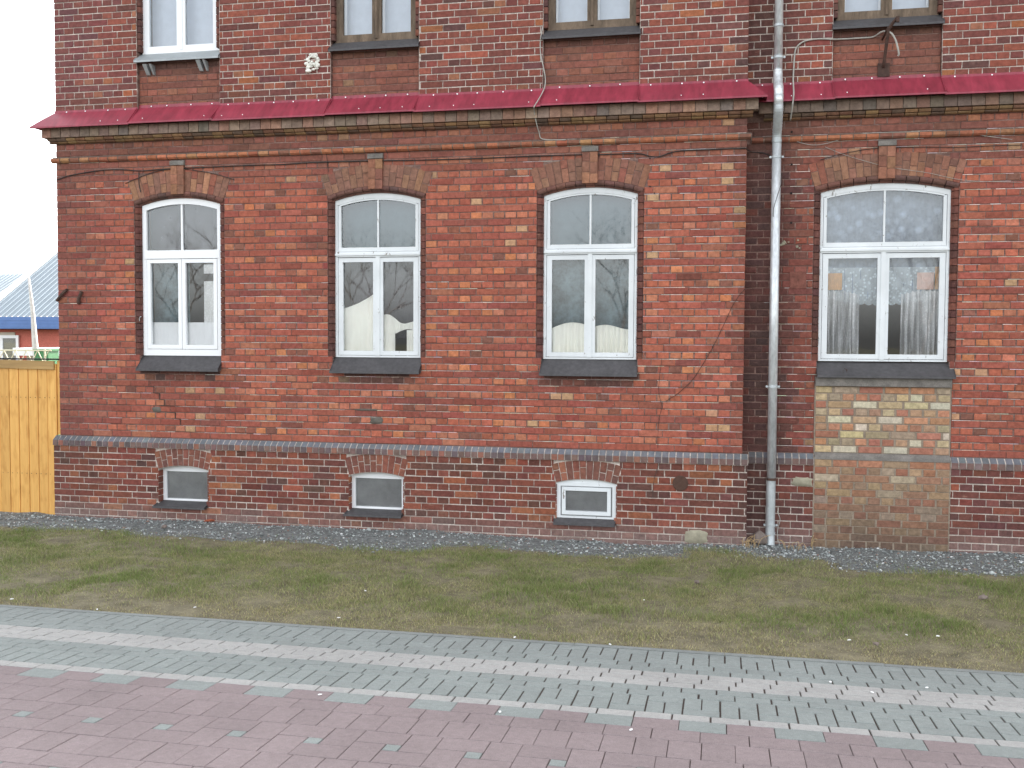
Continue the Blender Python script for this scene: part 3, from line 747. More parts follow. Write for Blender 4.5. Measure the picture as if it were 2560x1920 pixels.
for c, a, y in WC: arch(c, a, SPR, CRN, RING, y, .075, True, PA, 'window_arch')
for c, a in CC: arch(c, a, CSP, CCR, CRING, YP, .07, False, grade([(3, sr(132, 76, 64)), (2, sr(118, 70, 62)), (1, sr(150, 88, 70))], (1.25, 1.4, 1.4)), 'cellar_arch', .862, .008)

# moulded brick surround of each window
PS = grade([(3, sr(112, 66, 58)), (2, sr(98, 60, 56)), (1.5, sr(128, 74, 62))], (1.35, 1.55, 1.5))
def surround(c, a, y):
    mb = MB(); r, zc, th = arc_geo(a, SPR, CRN)
    prof = [(0, .05), (0, .012), (.012, .004), (.03, .004), (.046, .014), (.056, .034), (.07, .038), (.07, .075), (.0, .075)]   # (inwards, depth)
    for s in (-1, 1):
        k = 0; z = ZS+.004
        while z < SPR-.01:
            z1 = min(z+P_-.007, SPR-.004); cl = mixc(jit(pick(PS), .1), SOOT, .25 if s < 0 else .1)
            v = [(c+s*(a-u), y+d, zz) for zz in (z, z1) for u, d in prof]; n = len(prof)
            f = [(i, (i+1) % n, n+(i+1) % n, n+i) for i in range(n)]+[tuple(range(n)), tuple(range(n, 2*n))]
            if s > 0: f = [tuple(reversed(q)) for q in f]
            mb.add(v, f, cl); z += P_
    cnt = 11
    for i in range(cnt):
        t0, t1 = -th+2*th*i/cnt+.0016, -th+2*th*(i+1)/cnt-.0016; cl = mixc(jit(pick(PS), .08), sr(104, 92, 86), .35)
        for j in range(3):
            ta, tb = t0+(t1-t0)*j/3, t0+(t1-t0)*(j+1)/3; n = len(prof)
            pp = [(u, d-.016 if d < .03 else d) for u, d in prof]
            v = [(c+(r-u)*math.sin(t), y+d, zc+(r-u)*math.cos(t)) for t in (ta, tb) for u, d in pp]
            mb.add(v, [(i_, (i_+1) % n, n+(i_+1) % n, n+i_) for i_ in range(n)]+[tuple(range(n))[::-1], tuple(range(n, 2*n))], cl)
    o = tag(mb.build('moulded_surround', M['brick'], house), kind='stuff')
for c, a, y in WC: surround(c, a, y)
def upper_jambs(c, a, y):
    mb = MB()
    for s in (-1, 1):
        z = UZS+.08
        while z < UZT:
            x0, x1 = sorted((c+s*a, c+s*(a-.045))); cl = mixc(jit(pick(PS), .1), SOOT, .3 if s < 0 else .1)
            mb.box(x0+.001, x1, y+.012, y+.09, z+.004, z+P_-.005, cl); z += P_
    tag(mb.build('moulded_surround', M['brick'], house), kind='stuff')
for c, a, y in UC: upper_jambs(c, a, y)

# windows -------------------------------------------------------------
def pane(x0, x1, z0, z1, y, parent, arc=None, mat='glass'):
    if arc:
        c, zc, r = arc; top = [(x1+(x0-x1)*i/12, zc+math.sqrt(r*r-(x1+(x0-x1)*i/12-c)**2)) for i in range(13)]
    else: top = [(x1, z1), (x0, z1)]
    mb = MB(); v = [(x0, y, z0), (x1, y, z0)]+[(x, y, z) for x, z in top]
    mb.add(v, [tuple(range(len(v)))], (1, 1, 1)); return mb.build('pane', M[mat], parent)
def ringbox(mb, x0, x1, z0, z1, w, y0, y1, wb=None, wt=None):
    wb = wb or w; wt = wt or w
    mb.box(x0, x0+w, y0, y1, z0, z1); mb.box(x1-w, x1, y0, y1, z0, z1)
    mb.box(x0+w, x1-w, y0+.0015, y1-.001, z0, z0+wb); mb.box(x0+w, x1-w, y0+.0015, y1-.001, z1-wt, z1)
def arched_window(c, a, y, kind):
    r, zc, th = arc_geo(a, SPR, CRN); ri = r-.07; h = a-.07; y0 = y+.06; mt = M['pvc'] if kind == 'pvc' else M['paint']
    thi = math.asin(h/ri); zsd = zc+ri*math.cos(thi)
    fw, head, t0, t1, mid, br = (.052, .07, 3.135, 3.235, .022, .075) if kind == 'pvc' else (.03, .055, 3.125, 3.185, .02, .02)
    mb = MB()
    mb.box(c-h, c-h+fw, y0, y0+.07, ZS, zsd-.012); mb.box(c+h-fw, c+h, y0, y0+.07, ZS, zsd-.012)
    mb.box(c-h+fw, c+h-fw, y0+.002, y0+.07, ZS, ZS+br); mb.arcstrip(c, zc, ri-head, ri, -thi, thi, 16, y0-.002, y0+.068)
    w = mb.build('window', mt, house)
    mb = MB(); mb.box(c-h+fw*.4, c+h-fw*.4, y0-.006, y0+.06, t0, t1)
    if kind != 'pvc':
        mb.box(c-h+.004, c+h-.004, y0-.022, y0+.05, t0+.018, t0+.04); mb.box(c-h+.01, c+h-.01, y0-.013, y0+.05, t0+.04, t1-.01)
    mb.build('transom', mt, w)
    # upper light
    ub = t1 if kind == 'pvc' else t1+.05; us = fw+.01 if kind == 'pvc' else .068
    if kind != 'pvc':
        mb = MB(); mb.box(c-h+fw+.004, c+h-fw-.004, y0+.004, y0+.05, t1+.004, t1+.05)
        for s in (-1, 1):
            x0, x1 = sorted((c+s*(h-fw-.005), c+s*(h-us))); mb.box(x0, x1, y0+.005, y0+.05, t1+.05, zsd-.05)
        mb.arcstrip(c, zc, ri-head-.02, ri-head+.002, -thi*.93, thi*.93, 14, y0+.004, y0+.05); mb.build('sash', mt, w)
    hr = ri-head-(.02 if kind != 'pvc' else 0)
    mb = MB(); mb.box(c-mid/2, c+mid/2, y0+.008, y0+.045, ub, zc+hr); mb.build('glazing_bar', mt, w)
    for x0, x1 in ((c-h+us, c-mid/2), (c+mid/2, c+h-us)): pane(x0, x1, ub, 0, y0+.03, w, (c, zc, hr))
    # casements
    zb = ZS+br; mm = .006
    for s in (-1, 1):
        x0, x1 = ((c-h+fw+.005, c-mm/2) if s < 0 else (c+mm/2, c+h-fw-.005))
        mb = MB(); sw = .045 if kind == 'pvc' else .056
        ringbox(mb, x0, x1, zb+.005, t0-.007, sw, y0+.004 if kind != 'pvc' else y0-.004, y0+.05, .05, .05 if kind != 'pvc' else .045)
        if kind != 'pvc':
            hx = c-h+.012 if s < 0 else c+h-.012
            for hz in (ZS+.22, t0-.2): mb.tube([(hx, y0-.004, hz-.035), (hx, y0-.004, hz+.035)], .006, 8)
        sh = mb.build('sash', mt, w)
        pane(x0+sw, x1-sw, zb+.05, t0-.05, y0+.03, w)
    if kind != 'pvc':
        mb = MB(); mb.box(c-.024, c+.024, y0-.008, y0+.03, zb, t0); mb.build('meeting_stile', mt, w)
    return w
for i, (c, a, y) in enumerate(WC): arched_window(c, a, y, 'pvc' if i == 0 else 'wood')
def sill(x0, x1, y, zt, zb, out, mat, name='sill', back=.075, skew=0.):
    mb = MB(); t = .004
    p = [(y+back, zt), (y-out, zb+.022), (y-out-.002, zb), (y-out+.006, zb), (y-out+.008, zb+.018), (y+back, zt-.012)]
    n = len(p); v = [(x0+(0 if yy > y else -skew), yy, zz) for yy, zz in p]+[(x1, yy, zz) for yy, zz in p]
    mb.add(v, [tuple(reversed((i, (i+1) % n, n+(i+1) % n, n+i))) for i in range(n)]+[tuple(range(n)), tuple(range(n, 2*n))[::-1]], (1, 1, 1))
    for xe in (x0, x1-.003):                                   # turned-up ends
        mb.add([(xe+dx, yy, zz) for dx in (0, .003) for yy, zz in ((y+back, zt+.012), (y-out, zb+.03), (y-out, zb), (y+back-.03, zb+.02))],
               [(0, 1, 2, 3), (7, 6, 5, 4), (0, 4, 5, 1), (1, 5, 6, 2), (2, 6, 7, 3), (3, 7, 4, 0)], (1, 1, 1))
    return mb.build(name, mat, house)
for i, (c, a, y) in enumerate(WC[:3]): sill(c-.525, c+.535, y, ZS, 1.792, .085, M['sill'], skew=.012)
sill(8.955, 10.33, DR, ZS-.012, 1.803, .095, M['sill'])
for i, (c, a, y) in enumerate(UC): sill(c-a-.01, c+a+.01, y, UZS+.07, UZS-.055, .05, M['sill_zinc'] if i == 0 else M['sill'])
# old grey under-sill course of the right window
mb = MB(); mb.box(8.945, 10.305, DR-.045, DR+.03, 1.712, 1.803); mb.build('sill_course', M['cement'], house)

def upper_window(c, a, y, kind):
    mt = M['pvc'] if kind == 'pvc' else M['oldwood']; h = a-.03; y0 = y+.075; mb = MB(); fw = .04
    ringbox(mb, c-h, c+h, UZS+.06, UZT, fw, y0, y0+.07); w = mb.build('window', mt, house)
    for s in (-1, 1):
        x0, x1 = (c-h+fw, c-.004) if s < 0 else (c+.004, c+h-fw)
        mb = MB(); ringbox(mb, x0, x1, UZS+.1, UZT-fw, .05, y0+.004, y0+.05, .055); mb.build('sash', mt, w)
        pane(x0+.05, x1-.05, UZS+.155, UZT-fw-.05, y0+.03, w)
        if kind != 'pvc':
            mb = MB(); ringbox(mb, x0+.03, x1-.03, UZS+.14, UZT-.09, .035, y0+.085, y0+.11); mb.build('inner_sash', M['pvc'], w)
    mb = MB(); mb.box(c-.02, c+.02, y0-.006, y0+.02, UZS+.1, UZT-fw); mb.build('meeting_stile', mt, w)
    if kind != 'pvc':
        mb = MB(); mb.tube([(c, y0-.006, UZS+.1), (c, y0-.006, UZT-.1)], .014, 8); mb.build('half_round_bead', mt, w)
for i, (c, a, y) in enumerate(UC): upper_window(c, a, y, 'pvc' if i == 0 else 'wood')

def cellar(c, a, y0, kind):
    r, zc, th = arc_geo(a, CSP, CCR); mb = MB(); mt = M['paint'] if kind else M['pvc']; f = .05
    top = CSP+.005
    ringbox(mb, c-a, c+a, CZ0, top, f, y0, y0+.05, .035, .04)
    v = [(c-a, y0+.004, top-.01), (c+a, y0+.004, top-.01)]+[(c+(a-2*a*i/10), y0+.004, zc+math.sqrt(r*r-(a-2*a*i/10)**2)) for i in range(11)]
    mb.add(v, [tuple(range(len(v)))], (1, 1, 1))
    w = mb.build('cellar_window', mt, house)
    if kind:
        m2 = MB(); ringbox(m2, c-a+.065, c+a-.065, CZ0+.05, top-.05, .04, y0-.012, y0+.03); m2.build('sash', mt, w); k = .1
    else: k = f
    pane(c-a+k, c+a-k, CZ0+(.085 if kind else .035), top-(.09 if kind else .04), y0+.02, w, mat='glass_dim')
    m2 = MB(); m2.box(c-a+.02, c+a-.02, y0+.03, y0+.035, CZ0+.005, top-.005); m2.build('cellar_pane_backing', M['cellar'], w)  # board added behind the pane to give it a frosted grey look
M['cellar'] = plain('grey_pane_backing', sr(172, 171, 172), .95, var=.12, sc=5)
for (c, a), y0, k in zip(CC, (.045, .03, -.03), (0, 0, 1)):
    cellar(c, a, y0, k)
    mb = MB()
    for q in range(5):
        z = CZ0+q*P_
        for x0, x1 in ((c-a-.002, c-a+.007), (c+a-.007, c+a+.002)): mb.box(x0, x1, YP-.001, max(y0, YP+.012), z+.004, z+P_-.005, jit(pick(PP), .1))
    tag(mb.build('cellar_jamb', M['brick'], house), kind='stuff')
    o = sill(c-a-.02, c+a-.01, YP, CZ0+.012, CZ0-.06, .075 if k == 0 else .05, M['sill'], back=y0-YP, skew=.02 if k == 0 else 0)

# plinth band, string course, cornice --------------------------------
def run(name, part, x0, x1, y, pitch, prof, gap, colf, core, corecol, brickmat='brick'):
    mb = MB(); pin = [(y+(d*.88 if d < 0 else d), z-(.003 if i == 0 else 0)+(.003 if i == len(prof)-1 else 0)) for i, (d, z) in enumerate(prof)]
    mb.extx(pin, x0, x1, (1, 1, 1)); base = mb.build(name, core, house)
    n = round((x1-x0)/pitch); p = (x1-x0)/n
    for i in range(n):
        a, b = x0+i*p+gap/2, x0+(i+1)*p-gap/2; m_ = MB()
        m_.extx([(y+d+R_.gauss(0, .0012), z) for d, z in prof], a, b, colf((a+b)/2)); m_.build(part, M[brickmat], base)
def bandcol(x):
    t = jit(sr(112, 115, 119), .06); f = jit(pick([(3, sr(118, 94, 88)), (2, sr(104, 90, 90)), (1, sr(142, 98, 82))]), .08); s = .5*soot(x, 1.5) if x > 8 else 0
    if x < .3: t = mixc(t, sr(80, 80, 84), .5)
    return [mixc(t, SOOT, s)]*2+[mixc(f, SOOT, s)]*2
BP = [(.004, ZB-.003), (-.045, .944), (-.064, .93), (-.066, .868), (.004, .868)]
run('plinth_band', 'band_brick', -.06, XE+.06, 0, .0755, BP, .011, bandcol, M['mortar_pale'], None, 'band')
BPR = [(d, z) for d, z in BP]
run('plinth_band', 'band_brick', XE+.07, 8.94, DR, .0755, BPR, .011, bandcol, M['mortar_pale'], None, 'band')
run('plinth_band', 'band_brick', 10.31, XR, DR, .0755, BPR, .011, bandcol, M['mortar_pale'], None, 'band')
def stringcol(x):
    c = jit(pick([(3, sr(192, 122, 90)), (2, sr(178, 110, 84)), (1.5, sr(156, 106, 86)), (.5, sr(198, 144, 104))]), .08)
    s = soot(x, 4.33) if x > 8 or x < .8 else .15
    return [mixc(sr(120, 106, 94), SOOT, s*.6)]+[mixc(c, SOOT, s)]*4
SP = [(.004, 4.372), (-.036, 4.352), (-.05, 4.338), (-.046, 4.318), (-.026, 4.302), (.004, 4.298)]
for x0, x1, y in ((-.045, XE+.045, 0), (XE+.05, XR, DR)): run('string_course', 'string_brick', x0, x1, y, HP, SP, .012, stringcol, M['mortar_old'], None)
def fasccol(x):
    c = jit(pick([(3, sr(154, 132, 116)), (2.5, sr(142, 122, 108)), (2, sr(160, 124, 106)), (1, sr(124, 112, 102))]), .08)
    return [mixc(c, SOOT, .25*vn(x*2, 1, 70)+(.25 if x > 8 else 0))]*3
for x0, x1, y in ((-.11, XE+.11, 0), (XE+.12, XR, DR)):
    run('cornice', 'cornice_brick', x0, x1, y, HP, [(.004, 4.71), (-.115, 4.70), (-.117, 4.588), (.004, 4.588)], .008, fasccol, M['mortar_old'], None)
    mb = MB()
    n = round((x1-x0)/HP)
    for i in range(n):
        a, b = x0+.05+i*(x1-x0-.1)/n+.004, x0+.05+(i+1)*(x1-x0-.1)/n-.004
        for (z0, z1, d) in ((4.553, 4.586, .082), (4.529, 4.55, .05)):
            cl = mixc(jit(pick([(3, sr(168, 130, 96)), (2, sr(152, 112, 88)), (1.5, sr(180, 146, 104)), (1, sr(130, 108, 92))]), .08), SOOT, .15+soot((a+b)/2, 4.5)*.7)
            mb.extx([(y+.004, z1), (y-d, z1-.002), (y-d-.006, (z0+z1)/2), (y-d+.012, z0), (y+.004, z0)], a, b, cl)
    tag(mb.build('cornice_moulding', M['brick'], house), kind='stuff')
# red ledge flashing ---------------------------------------------------
def flashing(x0, x1, y, segs, hipl, hipr):
    par = None; scr = MB()
    for i, (a, b, pan) in enumerate(segs):
        yb, zt = (y+.04, 4.962) if pan else (y-.004, 4.93)
        oz = .009 if i % 2 else 0; t = .0025
        pr = [(yb, zt), (yb-.004, 4.905+oz) if not pan else (yb-.002, 4.925+oz*.3), (y-.205, 4.705+oz), (y-.208, 4.688+oz)]
        pr = [pr[0], pr[1], ((pr[1][0]+pr[2][0])/2, (pr[1][1]+pr[2][1])/2+.004), pr[2], pr[3]]
        eL = [(0 if (i or not hipl) else -.2*k) for k in (0, 0, .5, 1, 1)]; eR = [(0 if (i < len(segs)-1 or not hipr) else .19*k) for k in (0, 0, .5, 1, 1)]
        la = .012 if i < len(segs)-1 else 0
        v = []
        for off in (0, t):
            v += [(a+eL[j], yy+off, zz-off) for j, (yy, zz) in enumerate(pr)]+[(b+la+eR[j], yy+off, zz-off) for j, (yy, zz) in enumerate(pr)]
        n = len(pr); f = []
        for j in range(n-1): f += [(j+1, n+j+1, n+j, j), (2*n+j, 3*n+j, 3*n+j+1, 2*n+j+1)]
        f += [(n-1, 3*n-1, 4*n-1, 2*n-1), (0, n, 3*n, 2*n)]+[(j, 2*n+j, 2*n+j+1, j+1) for j in range(n-1)]+[(n+j, n+j+1, 3*n+j+1, 3*n+j) for j in range(n-1)]
        mb = MB(); mb.add(v, f, (1, 1, 1))
        if i == 0 and hipl: # hip return on the gable side
            mb.add([(a, yb, zt), (a-.004, 3, zt), (a-.2, 3, 4.705), (a-.2, y-.205, 4.705), (a-.004, yb, 4.905)], [(4, 3, 2, 1), (0, 4, 1)], (1, 1, 1))
        if i == len(segs)-1 and hipr:
            mb.add([(b, yb, 4.905), (b+.19, y-.205, 4.705), (b+.19, y+DR, 4.705), (b, y+DR, 4.905)], [(0, 1, 2, 3)], (1, 1, 1))
        if i < len(segs)-1:                                    # folded seam where two sheets meet
            (ya, za), (yb2, zb2) = pr[1], pr[3]
            for dx, hh in ((0, .016), (.013, .006)):
                v = [(b+dx+sx, yy-.3*h2, zz+h2) for sx in (-.005, .005) for yy, zz, h2 in ((ya, za, 0), (yb2, zb2, 0), (yb2, zb2, hh), (ya, za, hh))]
                mb.add(v, [(0, 1, 2, 3), (7, 6, 5, 4), (3, 2, 6, 7), (1, 5, 6, 2)], (1, 1, 1))
        o = mb.build('flashing_sheet', M['red_sheet'], par if par else house)
        if par is None: par = o; o.name = 'ledge_flashing'
        ns = max(2, round((b-a)/.3))
        for j in range(ns):
            xx = a+(b-a)*(j+.5)/ns+R_.uniform(-.04, .04)
            for (dy, dz, rr, pr_) in ((yb-.003, zt-.022, .008, 1), ((pr[2][0]*.4+pr[3][0]*.6), (pr[2][1]*.4+pr[3][1]*.6), .0055, .45)):
                if R_.random() > pr_: continue
                scr.tube([(xx, dy-.004, dz), (xx, dy-.01, dz+.002)], rr, 8)
    tag(scr.build('screw_heads', M['screw'], par), kind='stuff')
sg = [(-.004, 1.10, 0), (1.10, 2.17, 1), (2.17, 3.547, 0), (3.547, 4.597, 1), (4.597, 6.008, 0), (6.008, 7.058, 1), (7.058, XE+.004, 0)]
flashing(0, XE, 0, sg, True, True)
flashing(XE, XR, DR, [(XE+.004, 9.06, 0), (9.06, 10.14, 1), (10.14, 11.4, 0), (11.4, 12.6, 0), (12.6, XR, 0)], False, False)

# yellow brick infill below the right window
mb = MB(); mb.box(8.94, 10.31, DR+.002, DR+.03, .95, 1.72); mb.box(8.938, 10.312, DR+YP+.0015, DR+.02, -.3, .949); inf = mb.build('infill_panel', M['mortar_tan'], house)
def infill(z0, z1, hd, yf, low):
    x = 8.948 if hd else 8.948-R_.choice([.0, .07, .13]); w = .125 if hd else .245
    while x < 10.29:
        a, b = max(x, 8.948), min(x+w, 10.303)
        if b-a > .02:
            c = jit(pick(PY), .08)
            if low: c = mixc(mixc(c, sr(150, 100, 74), .35), sr(100, 84, 74), min(.9, .15+.75*max(0, (.7-z0)/.7)*(.5+.7*vn(a*3, z0*4, 80))))
            g = .004 if low else .0065; m_ = MB()
            m_.piece([(a+g, z0+g), (b-g, z0+g), (b-g, z1-g), (a+g, z1-g)], yf+R_.gauss(0, .0015), yf+.025, .004, c); m_.build('infill_brick', M['brick'], inf)
        x += w+.0115
for k in range(9): infill(1.712-.0795*(k+1), 1.712-.0795*k, k % 2 == 1, DR-.006, False)
for k in range(13): infill(.93-.0785*(k+1), .93-.0785*k, k % 2 == 1, DR+YP-.004, True)
mb = MB(); mb.extx([(DR+.01, 1.0), (DR-.012, .997), (DR-.05, .965), (DR-.058, .93), (DR+.01, .93)], 8.945, 10.305, (1, 1, 1)); mb.build('cement_ledge', M['cement'], inf)

# cement patches, cracks, old plates ------------------------------------
def blob(name, pts, y, th, mat, parent=house):
    mb = MB(); n = len(pts); cx = sum(p[0] for p in pts)/n; cz = sum(p[1] for p in pts)/n
    v = [(x, y+th, z) for x, z in pts]+[(cx+(x-cx)*.92, y, cz+(z-cz)*.92) for x, z in pts]+[(cx, y-.002, cz)]
    mb.add(v, [(i, (i+1) % n, n+(i+1) % n, n+i) for i in range(n)]+[(n+i, n+(i+1) % n, 2*n) for i in range(n)], (1, 1, 1)); return mb.build(name, mat, parent, True)
def ragged(x0, x1, z0, z1, n=22, s=.14):
    cx, cz, a, b = (x0+x1)/2, (z0+z1)/2, (x1-x0)/2, (z1-z0)/2; o = []
    for i in range(n):
        t = 2*math.pi*i/n; k = R_.uniform(1-s, 1+s); c_, s_ = math.cos(t), math.sin(t)
        o.append((cx+a*k*math.copysign(abs(c_)**.6, c_), cz+b*k*math.copysign(abs(s_)**.6, s_)))
    return o
M['patch'] = plain('pale_cement_patch', sr(158, 152, 132), .95, var=.15, sc=14, bs=.4)
M['patch_d'] = plain('grey_cement_patch', sr(104, 98, 90), .95, var=.2, sc=14, bs=.4)
blob('cement_patch', ragged(8.715, 8.93, .625, .735), DR+YP-.006, .01, M['patch'])
blob('cement_patch', ragged(7.60, 7.84, .0, .16), YP-.005, .01, M['patch'])
def crack(pts, w, y=-.004, mat='crackm'):
    mb = MB()
    for (x0, z0), (x1, z1) in zip(pts[:-1], pts[1:]):
        d = Vector((x1-x0, z1-z0)).normalized(); nx_, nz_ = -d.y*w/2, d.x*w/2
        x0, z0, x1, z1 = x0-d.x*w*.4, z0-d.y*w*.4, x1+d.x*w*.4, z1+d.y*w*.4
        k = R_.uniform(.6, 1.3)
        v = [(x, yy, z) for yy in (y+R_.uniform(-.0008, 0), y+.012) for x, z in ((x0-nx_*k, z0-nz_*k), (x1-nx_*k, z1-nz_*k), (x1+nx_*k, z1+nz_*k), (x0+nx_*k, z0+nz_*k))]
        mb.add(v, [(0, 1, 2, 3), (4, 5, 1, 0), (5, 6, 2, 1), (6, 7, 3, 2), (7, 4, 0, 3)], (1, 1, 1))
    return mb.build('crack_and_pointing', M[mat], house)
M['crackm'] = plain('dark_crack_and_filler', sr(78, 66, 60), .95, var=.25, sc=30)
def bpx(x, y, Y=0.):                                            # photo pixel to a point on the wall plane Y
    d = F+R2*((x-1280)/FPX)-U2*((y-960)/FPX); t = (Y-CAM.y)/d.y; q = CAM+d*t; return (q.x, q.z)
z_ = .1989
crack([bpx(120+a*z_, 940+b*z_) for a, b in ((1270, 60), (1270, 130), (1330, 135), (1330, 212), (1400, 218), (1400, 292), (1462, 300), (1462, 368), (1400, 372), (1650, 378))], .007)
crack([bpx(120+a*z_, 940+b*z_) for a, b in ((1330, 375), (1350, 440), (1600, 460), (1605, 535), (1668, 545), (1668, 610))], .006)
blob('cement_patch', ragged(*[bpx(120+1310*z_, 1015)[0], bpx(120+1420*z_, 1015)[0]], bpx(200, 1027)[1], bpx(200, 1012)[1]), -.005, .01, M['patch_d'])
blob('cement_patch', ragged(bpx(887, 1040)[0], bpx(942, 1040)[0], bpx(900, 1027)[1], bpx(900, 1021)[1]), -.005, .01, M['patch_d'])
blob('cement_patch', ragged(bpx(925, 1050)[0], bpx(957, 1050)[0], bpx(930, 1060)[1], bpx(930, 1042)[1]), -.005, .01, M['patch_d'])
crack([bpx(1580+a*.2411, 720+b*.2411) for a, b in ((308, 740), (300, 820), (285, 900), (283, 960), (275, 1040), (282, 1110), (300, 1180), (312, 1240), (285, 1330), (275, 1430), (268, 1540), (268, 1610), (265, 1660))], .004)  # dark ribbon imitates the shade inside an open hairline crack
crack([bpx(1560+a*.1929, 1080+b*.1929, YP) for a, b in ((455, 400), (430, 480), (400, 570), (385, 650), (375, 760), (375, 850))], .005, YP-.004)
c_ = bpx(818, 400); crack([bpx(*q) for q in ((816, 385), (819, 410), (821, 430))], .005)
# round iron anchor plate
x, z = bpx(1701, 1208, YP); mb = MB(); mb.tube([(x, YP-.002, z), (x, YP-.012, z), (x, YP-.015, z)], [.083, .083, .074], 28); mb.tube([(x, YP-.014, z), (x, YP-.022, z)], .012, 10)
mb.build('anchor_plate', plain('rusty_plate', sr(84, 62, 52), .9, var=.15, sc=30, bs=.4), house)
x, z = bpx(1995, 700, DR); mb = MB(); mb.box(x-.085, x+.085, DR-.006, DR+.01, z-.09, z+.09); mb.build('anchor_plate', plain('red_plate', sr(122, 76, 65), .9, var=.28, sc=18, bs=.5), house)
# drilled holes by the downpipe
mb = MB()
for px, py, Y in ((1979, 330, DR), (1979, 411, DR), (1978, 483, DR), (1978, 557, DR), (1595, 385, 0), (1625, 396, 0), (1625, 466, 0), (1636, 483, 0)):
    x, z = bpx(px, py, Y); mb.tube([(x, Y-.006, z), (x, Y+.004, z)], .012 if Y else .008, 10)
tag(mb.build('drill_holes', M['dark'], house), kind='stuff')

# downpipe ---------------------------------------------------------------
PX, PYY, PR = 8.5, DR-.1, .047
mb = MB(); mb.tube([(PX, PYY, 7.6), (PX, PYY, 5.02)], PR*.93, 20); pipe = mb.build('downpipe', M['galv'], house, True)
def elbow(p, r):
    q = smooth_path(p, 12); n = len(q); return q, [r*(1+.06*(1 if (i % 3) == 0 else 0)) for i in range(n)]
mb = MB(); q, rr = elbow([(PX, PYY, 5.04), (PX, PYY-.005, 4.98), (PX, PYY-.07, 4.88), (PX, -.055, 4.8), (PX, -.075, 4.72)], PR); mb.tube(q, rr, 20)
mb.build('elbow', M['galv'], pipe, True)
mb = MB(); mb.tube([(PX, -.075, 4.74), (PX, -.075, 4.63)], PR*1.02, 20); mb.build('pipe_length', M['galv'], pipe, True)
mb = MB(); q, rr = elbow([(PX, -.075, 4.64), (PX, -.065, 4.57), (PX, 0.0, 4.49), (PX, PYY-.02, 4.38), (PX, PYY, 4.28)], PR); mb.tube(q, rr, 20)
mb.build('elbow', M['galv_dull'], pipe, True)
mb = MB(); mb.tube([(PX, PYY, 4.29), (PX, PYY, .70)], PR, 20); mb.build('pipe_length', M['galv'], pipe, True)
mb = MB(); mb.tube([(PX-.002, PYY, .70), (PX-.004, PYY, .12), (PX-.004, PYY-.006, .06), (PX-.003, PYY-.03, -.01)], [PR*1.04]*4, 20, cap=False); mb.build('pipe_length', M['galv_dull'], pipe, True)
for z in (5.5, 5.17, 4.3, 4.13, 1.70, .705, .21, .12):
    mb = MB(); mb.tube([(PX, PYY, z-.014), (PX, PYY, z-.012), (PX, PYY, z+.012), (PX, PYY, z+.014)], [PR, PR+.005, PR+.005, PR], 20)
    if z in (5.17, 4.13, 1.70, .21):
        mb.tube([(PX, PYY, z), (PX, DR+.02, z)], .008, 8)
        for s in (-1, 1): mb.tube([(PX+s*.055, PYY, z), (PX+s*.072, PYY, z)], .011, 10); mb.tube([(PX+s*.063, PYY-.012, z), (PX+s*.063, PYY+.012, z)], .012, 10)
    mb.build('pipe_bracket', M['galv_dull'] if z != .705 else M['rust'], pipe)

# ------------------------------------------------------------------ cloths and reflection stand-in sheets behind the windows
def cloth(name, x0, x1, ztop, zbot, y, mat, label, cat, amp=.012, waves=9, nx_=48, nz_=10, group=None, seed=0):
    mb = MB(); v = []
    for j in range(nz_+1):
        for i in range(nx_+1):
            u = i/nx_; x = x0+(x1-x0)*u; zt = ztop(u) if callable(ztop) else ztop; zb_ = zbot(u) if callable(zbot) else zbot
            t = j/nz_; z = zt+(zb_-zt)*t
            v.append((x, y+amp*(.4+.6*t)*math.sin(2*math.pi*waves*u+1.5*math.sin(5*u+seed))+amp*.8*(vn(x*14, z*10, 90+seed)-.5), z))
    n = nx_+1
    mb.add(v, [(j*n+i, (j+1)*n+i, (j+1)*n+i+1, j*n+i+1) for j in range(nz_) for i in range(nx_)], (1, 1, 1))
    return tag(mb.build(name, M[mat], None, True), label, cat, group)
c1, c2, c3, c4 = [w_[0] for w_ in WC]
cloth('white_reflection_sheet', c1-.46, c1-.01, 2.375, 1.99, .125, 'white_reflection', 'plain white sheet standing in for a bright reflection in the plastic window casement nearer the house corner', 'curtain', .004, 5)  # white sheets stand in for bright reflections on the lower panes
cloth('white_reflection_sheet', c1+.01, c1+.5, 2.375, lambda u: 1.99+.0*u, .125, 'white_reflection', 'plain white sheet standing in for a bright reflection in the plastic window casement below the lace strips', 'curtain', .004, 5, seed=2)
cloth('gauze_curtain', c1-.47, c1-.0, 3.10, 2.36, .24, 'net_mottle', 'thin rippled grey gauze above the white reflection sheet nearer the house corner', 'curtain', .006, 3, seed=3)
cloth('gauze_curtain', c1-.52, c1+.52, 3.82, 3.15, .26, 'net_dim', 'dim gauze behind the arched upper light of the plastic window', 'curtain', .008, 6, seed=4)
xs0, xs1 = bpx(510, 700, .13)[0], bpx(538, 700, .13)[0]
for zt_, zb_, lb in ((bpx(520, 661, .13)[1], bpx(520, 684, .13)[1], 'short pale strip standing in for a reflection high in the plastic window casement'), (bpx(520, 703, .13)[1], 2.37, 'long pale strip standing in for a reflection just above a white sheet')):
    cloth('reflection_strip', xs0, xs1, zt_, zb_, .13, 'bright_reflection', lb, 'curtain', .003, 3, 24, seed=5)  # strips stand in for bright rectangles reflected in the casement glass
cloth('gauze_curtain', c2-.52, c2+.52, 3.84, 3.15, .24, 'net_blue', 'plain grey blue curtain behind the arched light of the window with cream reflection sheets', 'curtain', .006, 4, seed=7)
cloth('gauze_curtain', c2-.42, c2+.5, 3.12, 2.2, .30, 'net_dim', 'dim gauze curtain behind the casements with cream reflection sheets', 'curtain', .02, 9, seed=8)
